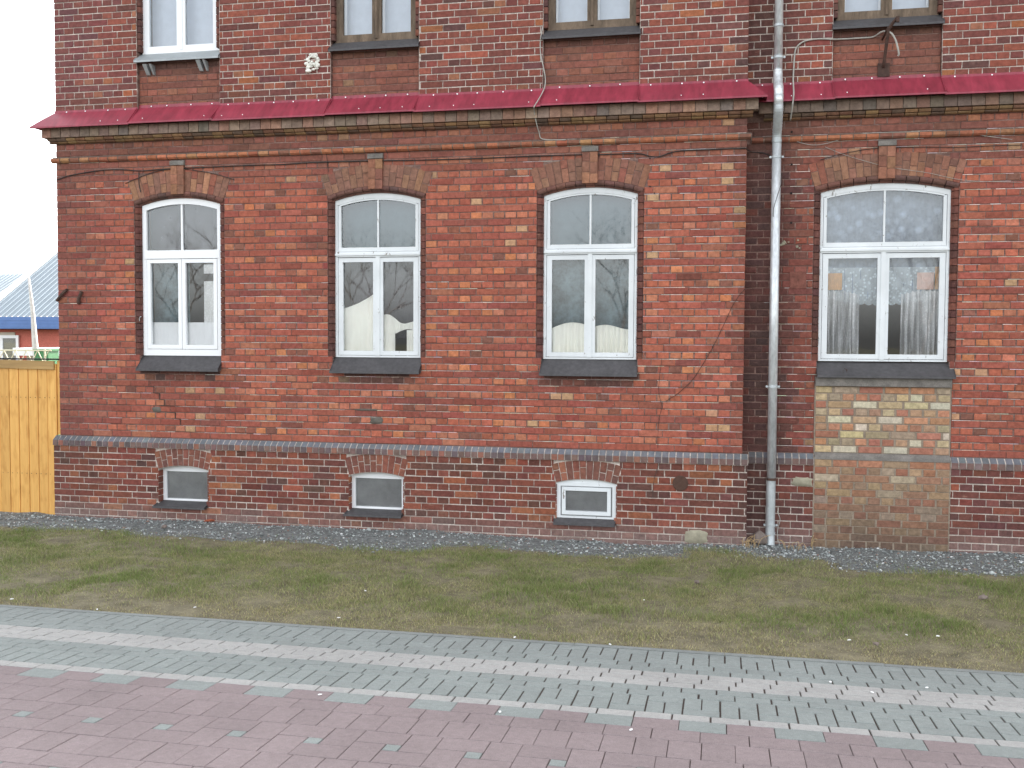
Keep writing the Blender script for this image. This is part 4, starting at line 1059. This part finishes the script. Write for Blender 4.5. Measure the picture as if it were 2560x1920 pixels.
cloth('cream_reflection_sheet', c2-.46, c2-.03, lambda u: 2.54+.02*u+.17*u**1.6, 1.99, .118, 'cream_reflection_sheet', 'cream sheet standing in for a reflection, with a rising slanted top edge in the window', 'curtain', .012, 3, seed=9)
cloth('cream_reflection_sheet', c2+.03, c2+.5, lambda u: 2.46-.12*u+.03*math.sin(9*u), lambda u: 2.27-.03*math.sin(7*u), .118, 'cream_reflection_sheet', 'wavy cream sheet standing in for a reflection across a casement above a dark gap', 'curtain', .012, 4, seed=10)  # cream sheets stand in for a mirrored house, the gap for its window
cloth('cream_reflection_sheet', c2+.03, c2+.19, 2.28, 1.99, .116, 'cream_reflection_sheet', 'narrow cream reflection strip between the window middle and the dark gap', 'curtain', .008, 2, 16, seed=11)
cloth('cream_reflection_sheet', c2+.33, c2+.5, 2.29, 1.99, .116, 'cream_reflection_sheet', 'narrow cream reflection strip between the dark gap and the jamb', 'curtain', .008, 2, 16, seed=12)
cloth('gauze_curtain', c3-.52, c3+.52, 3.84, 3.15, .24, 'net_blue', 'plain grey blue curtain behind the arched light of the window with crumpled reflection sheets', 'curtain', .005, 3, seed=13)
cloth('gauze_curtain', c3-.48, c3+.48, 3.14, 2.0, .28, 'net_mottle', 'grey blue gauze mottled like a tree reflection behind the casements with crumpled reflection sheets', 'curtain', .02, 7, seed=14)  # mottled colour imitates trees reflected in the lower panes
cloth('crumpled_reflection_sheet', c3-.46, c3-.03, lambda u: 2.28+.1*math.sin(2.2*u+.2), 1.99, .118, 'cream_reflection_sheet', 'crumpled cream sheet standing in for a reflection, with a humped top edge behind the glass', 'cloth', .022, 5, seed=15)
cloth('crumpled_reflection_sheet', c3+.03, c3+.46, lambda u: 2.33+.025*math.sin(5*u), 1.99, .118, 'cream_reflection_sheet', 'crumpled cream sheet standing in for a reflection, with a nearly level top edge behind the glass', 'cloth', .03, 7, seed=16)  # crumpled sheets stand in for dim cream reflections
yc = DR
cloth('lace_valance', c4-.64, c4+.64, 3.86, lambda u: 2.74-.10*(1-abs(2*u-1)**2)-.018*abs(math.sin(u*math.pi*16)), yc+.24, 'valance', 'broad scalloped lace valance across the top of the widest window', 'curtain', .01, 14, 96, 16, seed=17)
for s, nm in ((-1, 'downpipe'), (1, 'far')):
    xa, xb = (c4-.60, c4-.22) if s < 0 else (c4+.20, c4+.60)
    cloth('lace_curtain', xa, xb, lambda u: 2.74-.02*abs(math.sin(u*22))-(.1*max(0, u-.6) if s < 0 else .1*max(0, .4-u)), lambda u: 1.99, yc+.17, 'lace', 'gathered white lace curtain on the %s side of the widest window, below %s' % (nm, 'the orange cloth' if s < 0 else 'the pink cloth'), 'curtain', .05, 6, 90, 14, seed=18+s)
cloth('lace_frill', c4-.64, c4+.64, 2.98, lambda u: 2.70-.11*(1-abs(2*u-1)**2)-.02*abs(math.sin(u*math.pi*16)), yc+.225, 'frill', 'scalloped white lace frill hanging below the broad valance', 'curtain', .012, 16, 96, 8, seed=23)
cloth('orange_shade', c4-.61, c4-.40, 2.92, 2.74, yc+.19, 'orange_cloth', 'square orange cloth above a lace curtain in the widest window', 'cloth', .003, 8, 40, seed=20)
cloth('pink_shade', c4+.36, c4+.53, 2.92, 2.74, yc+.19, 'pink_cloth', 'small pale pink cloth above a lace curtain in the widest window', 'cloth', .003, 8, 40, seed=21)
cloth('orange_shade', c4+.54, c4+.59, 2.98, 2.74, yc+.2, 'orange_cloth', 'narrow orange strip beside the pale pink cloth', 'cloth', .002, 2, 10, seed=22)
for (c, a, y), nm in zip(UC, ('white framed upper window', 'brown upper window beside the white foam lump', 'brown upper window with the pale cable', 'brown upper window above the iron bracket')):
    cloth('pale_curtain', c-a+.06, c+a-.06, UZT, UZS+.08, y+.26, 'net_pale', 'pale blue grey curtain filling the '+nm, 'curtain', .005, 4, seed=25)

# ------------------------------------------------------------------ cables and iron on the wall
def cable(pts, r, mat, label, name='cable', Y=0.):
    P = [(*[bpx(x, y, Yy)][0], Yy) for x, y, Yy in [(p[0], p[1], p[2] if len(p) > 2 else Y) for p in pts]]
    mb = MB(); mb.tube(smooth_path([(a, c, b) for a, b, c in P], 5), r, 8); return tag(mb.build(name, M[mat], None, True), label, 'cable')
s = .3164
cable([(a*s, b*s) for a, b in ((450, 1420), (560, 1385), (780, 1348), (950, 1340), (1110, 1350), (1300, 1336), (1600, 1322), (2000, 1305), (2212, 1300))]+
      [(650+a*s, b*s) for a, b in ((400, 1285), (840, 1272, ), (1200, 1266), (1650, 1254), (1900, 1244))]+
      [(1250+a*s, b*s) for a, b in ((300, 1232), (640, 1222), (780, 1222), (1080, 1213), (1180, 1233), (1260, 1237), (1400, 1195), (1700, 1180), (1950, 1170))],
      .006, 'cable', 'thin black cable running along the wall over the arched windows', Y=-.012)
cable([(1867, 373, -.005), (1872, 376, .1), (1880, 380, DR-.01), (1910, 383, DR-.01), (1930, 392, DR-.01)], .005, 'cable', 'short dark cable end running behind the downpipe')
cable([(a*s, b*s, -.012 if i else -.01) for i, (a, b) in enumerate(((990, 1450), (1100, 1402), (1250, 1350), (1420, 1333), (1560, 1350), (1700, 1375), (1850, 1420)))], .004, 'cable', 'thin black cable bowed over the arch of the plastic window')
cable([(1097*s, 1360*s), (1098*s, 1450*s), (1112*s, 1520*s)], .005, 'cable', 'short dark vertical cable crossing the arch beside the plastic window', Y=-.01)
cable([(1250+345*s, 185*s, .02), (1250+330*s, 250*s, -.01), (1250+318*s, 330*s, -.015), (1250+322*s, 430*s, -.015), (1250+345*s, 540*s, -.015), (1250+358*s, 620*s, -.02), (1250+352*s, 690*s, -.06), (1250+320*s, 760*s, -.15), (1250+280*s, 825*s, -.22), (1250+268*s, 850*s, -.225), (1250+270*s, 880*s, -.13), (1250+285*s, 960*s, -.09), (1250+310*s, 1050*s, -.02), (1250+340*s, 1100*s, -.015), (1250+520*s, 1105*s, -.05)], .006, 'cable_pale', 'pale cable hanging from the brown upper window over the red ledge')
q = .1899
cable([(1940+a*q, b*q, DR+yy) for a, b, yy in ((1430, 410, -.12), (1380, 425, -.06), (1280, 485, .03), (1120, 500, .03), (860, 515, .03), (740, 517, -.012), (600, 512, -.012), (480, 520, -.012), (370, 545, -.012), (295, 595, -.012), (255, 660, -.012), (240, 780, -.012), (232, 930, -.012), (226, 1040, -.03), (230, 1150, -.12), (232, 1250, -.215), (215, 1400, -.215), (190, 1580, -.1))], .0085, 'cable_pale', 'thick grey cable curving from the iron bracket down past the downpipe')
cable([(1940+a*q, b*q, DR+yy) for a, b, yy in ((1490, 420, -.12), (1530, 450, -.12), (1575, 530, -.11), (1600, 620, -.1), (1618, 710, -.08), (1605, 735, -.07))], .0095, 'cable_pale', 'short cut end of grey cable drooping beside the iron bracket')
cable([(1860+a*s, b*s, DR-.02) for a, b in ((335, 1075), (420, 1118), (500, 1140), (575, 1145), (660, 1132), (750, 1105), (870, 1068), (1010, 1050), (1250, 1044), (1500, 1042), (1750, 1052), (1950, 1080), (2120, 1102))], .0028, 'cable_pale', 'thin pale wire sagging over the orange string course near the downpipe')
cable([(1860+a*s, b*s, DR-.012) for a, b in ((600, 1265), (760, 1218), (1000, 1175), (1180, 1165), (1500, 1162), (1700, 1163), (2000, 1150), (2200, 1145))], .0035, 'cable', 'thin dark wire over the arch of the widest window')
cable([(1860+a*s, b*s, DR-.012) for a, b in ((640, 1160), (800, 1225), (1000, 1285), (1080, 1305), (1200, 1330), (1450, 1365), (1750, 1425), (2200, 1440))], .0022, 'cable_pale', 'very thin pale wire sloping across the widest arch')
cable([(1580+a*.2411, 720+b*.2411) for a, b in ((1175, 5), (1110, 80), (1040, 190), (970, 340), (900, 490), (850, 590), (780, 715), (710, 830), (620, 960), (480, 1090), (420, 1130), (350, 1175))], .003, 'rust', 'slack rusty wire slanting across bricks near the downpipe', Y=-.008)
cable([(1860+a*s, 450+b*s, .06) for a, b in ((300, -60), (292, 30), (262, 130), (240, 200), (232, 245))]+[(1860+232*s, 450+290*s, .075)], .0032, 'cable', 'thin dark wire twisted round the upper downpipe')
cable([(1860+262*s, 900+1195*s, DR-.07), (1860+285*s, 900+1260*s, DR-.08), (1860+268*s, 900+1330*s, DR-.08), (1860+265*s, 900+1400*s, DR-.09), (1860+290*s, 900+1480*s, DR-.11)], .0035, 'cable_pale', 'thin stiff wire loop beside the foot of the downpipe')
# rusty iron bracket with plate
mb = MB()
bpt = [(1940+a*q, b*q, DR+yy) for a, b, yy in ((1415, 880, .03), (1420, 840, .0), (1440, 690, -.05), (1470, 470, -.11), (1490, 380, -.13), (1540, 300, -.16), (1595, 238, -.18))]
pp = [(*bpx(x, y, Y), Y) for x, y, Y in bpt]; mb.tube(smooth_path([(a, c, b) for a, b, c in pp], 4), .016, 8)
pa = [(*bpx(1940+a*q, b*q, DR+yy), DR+yy) for a, b, yy in ((1480, 360, -.13), (1440, 440, -.08), (1400, 520, .03))]
br = None
o = mb.build('iron_bracket', M['rust'], None, True); tag(o, 'rusty bent iron cable bracket below a brown upper window', 'bracket')
mb = MB(); mb.tube([(a, c, b) for a, b, c in pa], .011, 8); mb.build('stay', M['rust'], o, True)
mb = MB(); x, z = bpx(1940+1595*q, 232*q, DR-.18); mb.box(x-.012, x+.02, DR-.2, DR-.165, z-.045, z+.01); mb.build('hook', M['rust'], o)
x, z = bpx(1940+1415*q, 925*q, DR+.045); mb = MB(); mb.box(x-.06, x+.06, DR+.03, DR+.05, z-.07, z+.07); mb.build('mounting_plate', M['rust'], o)
# foam lump
def lump(name, x, y, z, r, n, mat, label, cat, flat=.4, seed=1):
    bm = bmesh.new(); rg = random.Random(seed)
    for i in range(n):
        t, d = rg.uniform(0, 6.28), r*math.sqrt(rg.random())*.85; rr = r*rg.uniform(.07, .26)
        mtx = Matrix.Translation((x+d*math.cos(t), y, z+d*math.sin(t)*1.15)) @ Matrix.Diagonal((rr*rg.uniform(.7, 1.5), rr*flat, rr*rg.uniform(.5, 1.1), 1))
        bmesh.ops.create_icosphere(bm, subdivisions=2, radius=1, matrix=mtx)
    for v_ in bm.verts: v_.co += Vector((rg.gauss(0, 1), rg.gauss(0, 1), rg.gauss(0, 1)))*r*.02
    me = bpy.data.meshes.new(name); bm.to_mesh(me); bm.free(); me.materials.append(M[mat])
    for p in me.polygons: p.use_smooth = True
    o = bpy.data.objects.new(name, me); COL.objects.link(o); return tag(o, label, cat)
x, z = bpx(779, 157); lump('foam_lump', x, -.006, z, .105, 46, 'foam', 'ragged white foam lump stuck on the upper brick wall', 'foam', .8, 3)
x, z = bpx(1960, 604, DR); lump('mortar_lump', x, DR-.004, z, .06, 9, 'patch', 'small pale mortar splash on dark bricks beside the downpipe', 'mortar', .3, 5)
x, z = bpx(1996, 611, DR); lump('mortar_lump', x, DR-.004, z, .05, 7, 'patch', 'small pale mortar splash beside the widest window', 'mortar', .3, 6)
# two iron hooks at the corner, hook in the jamb, sheet brackets, twig bundle
for pts, lb in ((((458, 955), (500, 905), (535, 868)), 'rusty flat iron hook slanting at the very corner of the house'), (((652, 880), (640, 930), (628, 975)), 'rusty flat iron hook standing nearly upright near the house corner')):
    P = [bpx(a*s, 450+b*s) for a, b in pts]; mb = MB()
    mb.tube([(P[0][0], -.02, P[0][1]), (P[1][0], -.035, P[1][1]), (P[2][0], -.02, P[2][1]), (P[2][0], .01, P[2][1]+.004)], .02, 6); tag(mb.build('iron_hook', M['rust'], None), lb, 'hook')
P = [bpx(a*s, 450+b*s, .0) for a, b in ((1095, 1120), (1098, 1095), (1108, 1080), (1118, 1080))]; mb = MB(); mb.tube([(x, .02-.01*i, z) for i, (x, z) in enumerate(P)], .005, 6)
tag(mb.build('small_hook', M['galv'], None), 'small bright wire hook in the jamb of the plastic window', 'hook')
for k, (xa, za) in enumerate(((1170, 515), (1590, 480))):
    x, z = bpx(xa*s, za*s, 0); mb = MB()
    for dx, w in ((-.045, .05), (.04, .026)):
        x0 = x+dx; v = [(x0, .044, z), (x0+w, .044, z), (x0+w, -.055, z), (x0, -.055, z), (x0+.012, .044, z-.115), (x0+w+.006, .044, z-.115), (x0+w+.006, .02, z-.11), (x0+.012, .02, z-.11)]
        mb.add(v, [(0, 1, 2, 3), (3, 2, 6, 7), (4, 7, 6, 5), (0, 3, 7, 4), (1, 5, 6, 2), (0, 4, 5, 1)], (1, 1, 1))
    tag(mb.build('sheet_bracket', M['sill_zinc'], None), 'pale folded sheet bracket under the white upper window, %s' % ('nearer the house corner' if k == 0 else 'farther from the corner'), 'bracket', 'sheet brackets under the white upper window')
x, z = bpx(1860+800*s, 900+85*s, DR-.07); lump('dried_bundle', x, DR-.075, z, .03, 12, 'rust', 'small dried plant bundle hanging over the widest grey sill', 'bundle', .6, 9)

# ------------------------------------------------------------------ wooden fence
fence = tag(empty('wooden_fence', (-.1, .05, 0)), 'new orange brown board fence meeting the house corner', 'fence')
fence_inv = Matrix.Translation(Vector((.1, -.05, 0)))
def fpart(mb, name, mat):
    mb.v = [(a+.1, b-.05, c) for a, b, c in mb.v]; return mb.build(name, mat, fence)
def pl(x0, x1, z0, z1, y0, y1, mb):
    mb.piece([(x0, z0), (x1, z0), (x1, z1), (x0, z1)], y0, y1, .004, (1, 1, 1), .0)
xr = -.075; bw = .134
for i in range(22):
    mb = MB(); x1 = xr-i*bw; x0 = x1-bw+.003
    dz = .012*i*.3
    pl(x0+.0025, x1-.0025, -.06-.012*min(i, 5)*.6+R_.uniform(-.01, .01), 1.86+dz, .05+R_.uniform(-.004, .004), .073, mb); fpart(mb, 'board', M['timber'])
    if i < 8:
        mb = MB()
        for zz in (.49, 1.44):
            for dx in (.03, .1): mb.tube([((x0+x1)/2-.065+dx, .044, zz), ((x0+x1)/2-.065+dx, .052, zz)], .004, 6)
        tag(fpart(mb, 'nail_heads', M['rust']), kind='stuff')
mb = MB(); mb.box(-.072, -.018, .062, .09, .985, 1.9); fpart(mb, 'corner_batten', M['timber'])
mb = MB(); mb.add([(-3, .025, 1.83), (-.095, .025, 1.79), (-.095, .025, 1.895), (-3, .025, 1.935), (-3, .05, 1.83), (-.095, .05, 1.79), (-.095, .05, 1.895), (-3, .05, 1.935)], [(0, 1, 2, 3), (1, 5, 6, 2), (3, 2, 6, 7), (4, 5, 1, 0), (7, 6, 5, 4), (0, 3, 7, 4)], (1, 1, 1)); fpart(mb, 'top_rail', M['timber_cap'])
mb = MB(); mb.box(-3, -.02, .02, .13, 1.908, 1.925); fpart(mb, 'capping', M['dark'])
for zr in (.45, 1.4):
    mb = MB(); mb.box(-3, -.02, .074, .115, zr, zr+.09); fpart(mb, 'back_rail', M['timber'])

# ------------------------------------------------------------------ neighbour's house and yard beyond the fence
YN = 24.
def at(px, py, Y=YN): x, z = bpx(px, py, Y); return Vector((x, Y, z))
M['blue_roof'] = plain('blue_grey_metal_roof', (.17, .21, .24), .3, metal=.3, var=.08, sc=.7)
M['blue_fascia'] = plain('blue_painted_boards', sr(92, 124, 178), .5, var=.06, sc=2)
M['salmon'] = plain('salmon_render', sr(196, 112, 98), .9, var=.06, sc=1.2, fine=20)
M['cream_render'] = plain('cream_render', sr(196, 186, 170), .9, var=.08, sc=1.2)
nb = empty('neighbour_house', (-26, YN, -.06)); tag(nb, 'low salmon house with a blue ribbed metal roof behind the fence', 'house')
def npart(mb, name, mat, par=nb):
    loc = Vector((-26, YN, -.06)); mb.v = [(a-loc.x, b-loc.y, c-loc.z) for a, b, c in mb.v]; return mb.build(name, mat, par)
e0 = at(-60, 808); e1 = at(160, 808); xl, xrr = at(-53, 792).x, e1.x+9; ze, zf = at(60, 792).z, at(60, 823).z
def ribbed(x0, x1, y0, z0, slope, run_, name, par, lean=0.):
    mb = MB(); p = .26; n = int((x1-x0)/p); prof = []
    for i in range(n):
        a = x0+i*p; prof += [(a, 0), (a+p*.68, 0), (a+p*.76, .035), (a+p*.92, .035)]
    prof.append((x0+n*p, 0))
    v = [(x, y0-.25*0, z0+h) for x, h in prof]+[(x, y0+run_, z0+slope*run_+h) for x, h in prof]; m_ = len(prof)
    mb.add(v, [(i, i+1, m_+i+1, m_+i) for i in range(m_-1)], (1, 1, 1)); return npart(mb, name, M['blue_roof'], par)
mb = MB(); mb.box(xl+.4, xrr-.4, YN+.55, YN+9, -.06, zf+.1); npart(mb, 'wall', M['salmon'])
rf = ribbed(xl, xrr, YN, ze, .62, 6.2, 'roof', nb)
mb = MB(); v0 = Vector((xl, YN, ze)); mb.tube([(xl, YN, ze+.05), (xl, YN+6.2, ze+.62*6.2+.05)], .13, 6); npart(mb, 'verge_trim', M['pvc'], nb)
mb = MB()
mb.box(xl, xrr, YN, YN+.04, zf, ze)
for k in range(1, 4): zz = zf+(ze-zf)*k/4; mb.box(xl, xrr, YN-.012, YN, zz-.03, zz-.008)
npart(mb, 'fascia', M['blue_fascia'])
mb = MB(); mb.box(xl, xrr, YN, YN+.6, zf, zf+.02); npart(mb, 'soffit', M['blue_fascia'])
mb = MB(); a_, b_ = at(-5, 838, YN+.55), at(40, 900, YN+.55); mb.box(a_.x-1.2, b_.x, YN+.5, YN+.56, b_.z-.6, a_.z+.12); wn = npart(mb, 'window_reveal', M['cream_render'])
mb = MB(); a_, b_ = at(2, 838, YN+.5), at(38, 900, YN+.5); ringbox(mb, a_.x, b_.x+.2, b_.z-.5, a_.z, .12, YN+.44, YN+.5); npart(mb, 'window', M['pvc'])
mb = MB(); mb.box(a_.x+.12, b_.x+.1, YN+.47, YN+.48, b_.z-.4, a_.z-.12); npart(mb, 'window_pane', M['glass_dim'])
n2 = empty('second_house', (-32, 34, -.06)); tag(n2, 'farther house with a lower blue ribbed roof behind the salmon house', 'house')
r0, r1 = bpx(-120, 760, 31), bpx(110, 684, 36)
mb = MB(); v = []; xa, xb = r0[0]-6, bpx(72, 684, 36)[0]+.2; zt = r1[1]; zbm = 2.6
p = .26; n = int((xb-xa)/p); prof = []
for i in range(n): a = xa+i*p; prof += [(a, 0), (a+p*.68, 0), (a+p*.76, .035), (a+p*.92, .035)]
vv = [(x, 29, zbm-.5+h) for x, h in prof]+[(x, 36, zt+h) for x, h in prof]; m_ = len(prof)
mb.add([(a+32, b-34, c+.06) for a, b, c in vv], [(i, i+1, m_+i+1, m_+i) for i in range(m_-1)], (1, 1, 1)); mb.build('roof', M['blue_roof'], n2)
mb = MB(); mb.box(xa+32, xb+32, -4.5, 6, 0, zbm-.1); mb.build('wall', M['salmon'], n2)
# yard things just beyond the fence
def yard(pts, Y, r, mat, name, label, cat, n=8):
    P = [at(x, y, Y) for x, y in pts]; mb = MB(); mb.tube([tuple(p) for p in P], r, n); return tag(mb.build(name, M[mat], None, True), label, cat)
M['white_pole'] = plain('white_painted_pole', sr(214, 212, 208), .6, var=.12, sc=8)
pw = [at(x, y, 9) for x, y in ((70, 681), (77, 740), (82, 785), (89, 880), (94, 905))]; pw.append(Vector((pw[-1].x+.06, 9, -.06)))
mb = MB(); mb.tube([tuple(p) for p in pw], [.02, .035, .045, .07, .075, .085], 10); pole = tag(mb.build('leaning_pole', M['white_pole'], None, True), 'leaning white pole beyond the wooden fence', 'pole')
M['cream_metal'] = plain('cream_metal', sr(226, 222, 196), .5, var=.06)
rl = empty('metal_railing', at(50, 900, 6)); tag(rl, 'cream zigzag metal railing just above the wooden fence', 'railing')
def rpart(P, r, nm): mb = MB(); mb.tube([tuple(Vector(p)-rl.location) for p in P], r, 6); mb.build(nm, M['cream_metal'], rl)
rpart([at(-90, 875, 6), at(128, 876, 6)], .014, 'top_bar')
zz = [at(-88+i*14, 876 if i % 2 else 905, 6) for i in range(16)]
for a, b in zip(zz[:-1], zz[1:]): rpart([a, b], .009, 'zigzag_bar')
rpart([at(-90, 905, 6), at(128, 905, 6)], .012, 'bottom_bar')
for px in (-80, 112): q0 = at(px, 872, 6); rpart([q0, (q0.x, 6, -.06)], .018, 'post')
bn = at(116, 877, 8); mb = MB(); mb.box(-.17, .17, -.17, .17, 0, bn.z+.06); mb.box(-.19, .19, -.19, .19, bn.z+.06, bn.z+.1)
o = mb.build('green_bin', plain('green_plastic', sr(70, 130, 84), .5, var=.1), None); o.location = (bn.x, 8, -.06); tag(o, 'green plastic bin partly hidden by the wooden fence', 'bin')
sh0, sh1 = at(66, 867, 12), at(150, 870, 12); mb = MB(); mb.box(0, sh1.x-sh0.x+1, 0, 1.5, 0, sh1.z-.2+.06); o = mb.build('white_shed', M['cream_render'], None); o.location = (sh0.x, 12, -.06)
tag(o, 'small pale shed with a white flat roof beyond the fence', 'shed')
mb = MB(); mb.box(-.25, sh1.x-sh0.x+1.2, -.2, 1.7, sh1.z-.2+.06, sh1.z+.0+.06); mb.build('roof', M['pvc'], o)

# ------------------------------------------------------------------ small things on the ground
def scatter(px, py, sx, sy, sz, mat, name, label, cat, group=None, seed=0):
    d = F+R2*((px-1280)/FPX)-U2*((py-960)/FPX)
    lo, hi = 0., 30.
    for _ in range(40):
        t = (lo+hi)/2; q_ = CAM+d*t; g = zpave(q_.y) if q_.y < -4.25 else zlawn(q_.y)
        if q_.z > g: lo = t
        else: hi = t
    q_ = CAM+d*lo; bm = bmesh.new(); bmesh.ops.create_icosphere(bm, subdivisions=1, radius=1); rg = random.Random(seed)
    for v_ in bm.verts: v_.co = Vector((v_.co.x*sx, v_.co.y*sy, v_.co.z*sz))*rg.uniform(.8, 1.2)
    me = bpy.data.meshes.new(name); bm.to_mesh(me); bm.free(); me.materials.append(mat if not isinstance(mat, str) else M[mat])
    o = bpy.data.objects.new(name, me); COL.objects.link(o); o.location = (q_.x, q_.y, g+sz*.6+(.004 if q_.y < -4.25 else .012)); o.rotation_euler = (0, 0, rg.uniform(0, 3)); return tag(o, label, cat, group)
M['paper'] = plain('white_paper', sr(240, 240, 238), .8, var=.03); M['rock'] = plain('grey_brown_stone', sr(128, 116, 108), .9, var=.2, sc=20, bs=.5)
for i, (px, py) in enumerate(((29, 1502), (243, 1528), (487, 1523), (913, 1481), (847, 1549), (1287, 1598), (1525, 1616), (1610, 1504), (2123, 1605), (2266, 1592), (2345, 1595))):
    scatter(px, py, .016, .007, .005, 'paper', 'paper_scrap', 'tiny white paper scrap lying in the short grass', 'paper', 'paper scraps in the grass', i)
for i, (px, py) in enumerate(((800, 1739), (1250, 1782), (1578, 1827), (2076, 1707), (2317, 1721), (2180, 1733))):
    scatter(px, py, .013, .009, .004, 'paper', 'paper_scrap', 'tiny white paper scrap lying on the paving', 'paper', 'paper scraps on the paving', 30+i)
for i, (px, py, sz, lb) in enumerate(((2458, 1500, .045, 'pale flat stone lying in the green grass'), (2190, 1617, .03, 'small grey stone in the dry grass by the paving'), (1742, 1460, .035, 'crumpled pale lump on the grass'), (410, 1322, .05, 'grey stone half sunk in the gravel'))):
    scatter(px, py, sz, sz*.7, sz*.45, 'rock', 'loose_stone', lb, 'stone', None, 50+i)
scatter(525, 1306, .07, .025, .018, plain('broken_brick', sr(168, 92, 66), .9, var=.2, sc=20), 'brick_fragment', 'small orange brick fragment on the gravel', 'brick', None, 60)
scatter(1898, 1362, .11, .08, .09, 'rock', 'loose_stone', 'rounded grey stone at the foot of the downpipe', 'stone', None, 61)
M['straw'] = plain('dry_straw', sr(178, 152, 112), .8, var=.15, sc=20)
def stalks(px, py, n, h, spread, label, name, seed):
    d = F+R2*((px-1280)/FPX)-U2*((py-960)/FPX); t = (0-CAM.z)/d.z; q_ = CAM+d*t; q_.y = min(q_.y, .15)
    mb = MB(); rg = random.Random(seed)
    for i in range(n):
        a = rg.uniform(0, 6.28); x, y = rg.gauss(0, spread*.3), rg.gauss(0, spread*.2); hh = h*rg.uniform(.4, 1); l = hh*rg.uniform(.2, .9)
        mb.tube(smooth_path([(x, y, -.01), (x+l*.3*math.cos(a), y+l*.3*math.sin(a)*.5, hh*.6), (x+l*math.cos(a), y+l*math.sin(a)*.5, hh*rg.uniform(.5, 1))], 3), [.0032]*6+[.0012], 5)
    o = mb.build(name, M['straw'], None, True); o.location = (q_.x, q_.y, zlawn(q_.y)); return tag(o, label, 'dry plant')
stalks(1872, 1372, 16, .2, .16, 'tuft of dry stalks beside the stone at the downpipe foot', 'dry_stalks', 1)
stalks(1985, 1372, 12, .1, .25, 'low scattered dry stalks between the downpipe foot and the yellow infill', 'dry_stalks', 2)
stalks(2025, 1362, 5, .16, .06, 'few upright pale sticks against the wall by the yellow infill', 'dry_stalks', 4)

# ------------------------------------------------------------------ bare trees across the street, mirrored in the panes
M['bark'] = plain('grey_bark', sr(112, 106, 102), .95, var=.2, sc=8, bs=.4)
def bare_tree(x, y, h, seed, label):
    rg = random.Random(seed); t = tag(empty('bare_tree', (x, y, .25)), label, 'tree', 'bare trees across the street')
    tr, cr = MB(), MB()
    def grow(p, d, l, r, lev):
        q_ = [p]; dd = d.copy()
        for i in range(3):
            dd = (dd+Vector((rg.gauss(0, .12), rg.gauss(0, .12), rg.gauss(.03, .06)))).normalized(); q_.append(q_[-1]+dd*l/3)
        (tr if lev == 0 else cr).tube([tuple(a) for a in q_], [r, r*.85, r*.7, r*.55], 7 if lev < 2 else 4, cap=False)
        if lev >= 5: return
        for k in range(3 if lev else 5):
            f = rg.uniform(.45, 1.) if lev else rg.uniform(.5, 1.); b = q_[1]+(q_[3]-q_[1])*f if lev else q_[0]+(q_[3]-q_[0])*f
            an = rg.uniform(0, 6.28); sp = rg.uniform(.45, .95); sd_ = Vector((math.cos(an), math.sin(an), 0))
            grow(b, (dd*(1-sp*.4)+sd_*sp+Vector((0, 0, .15))).normalized(), l*rg.uniform(.58, .78), r*rg.uniform(.42, .6), lev+1)
    grow(Vector((0, 0, -.1)), Vector((0, 0, 1)), h*.38, h*.0085, 0)
    tr.build('trunk', M['bark'], t, True); cr.build('crown', M['bark'], t)
for i, (x, y, h, lb) in enumerate(((-29, -54, 13, 'tall bare tree across the street facing the plastic window'), (-17, -58, 14, 'bare tree across the street facing the window with cream reflection sheets'), (1.5, -56, 13, 'bare tree across the street facing the window with crumpled reflection sheets'), (20, -55, 13, 'bare tree across the street facing the widest window'))): bare_tree(x, y, h, 40+i, lb)
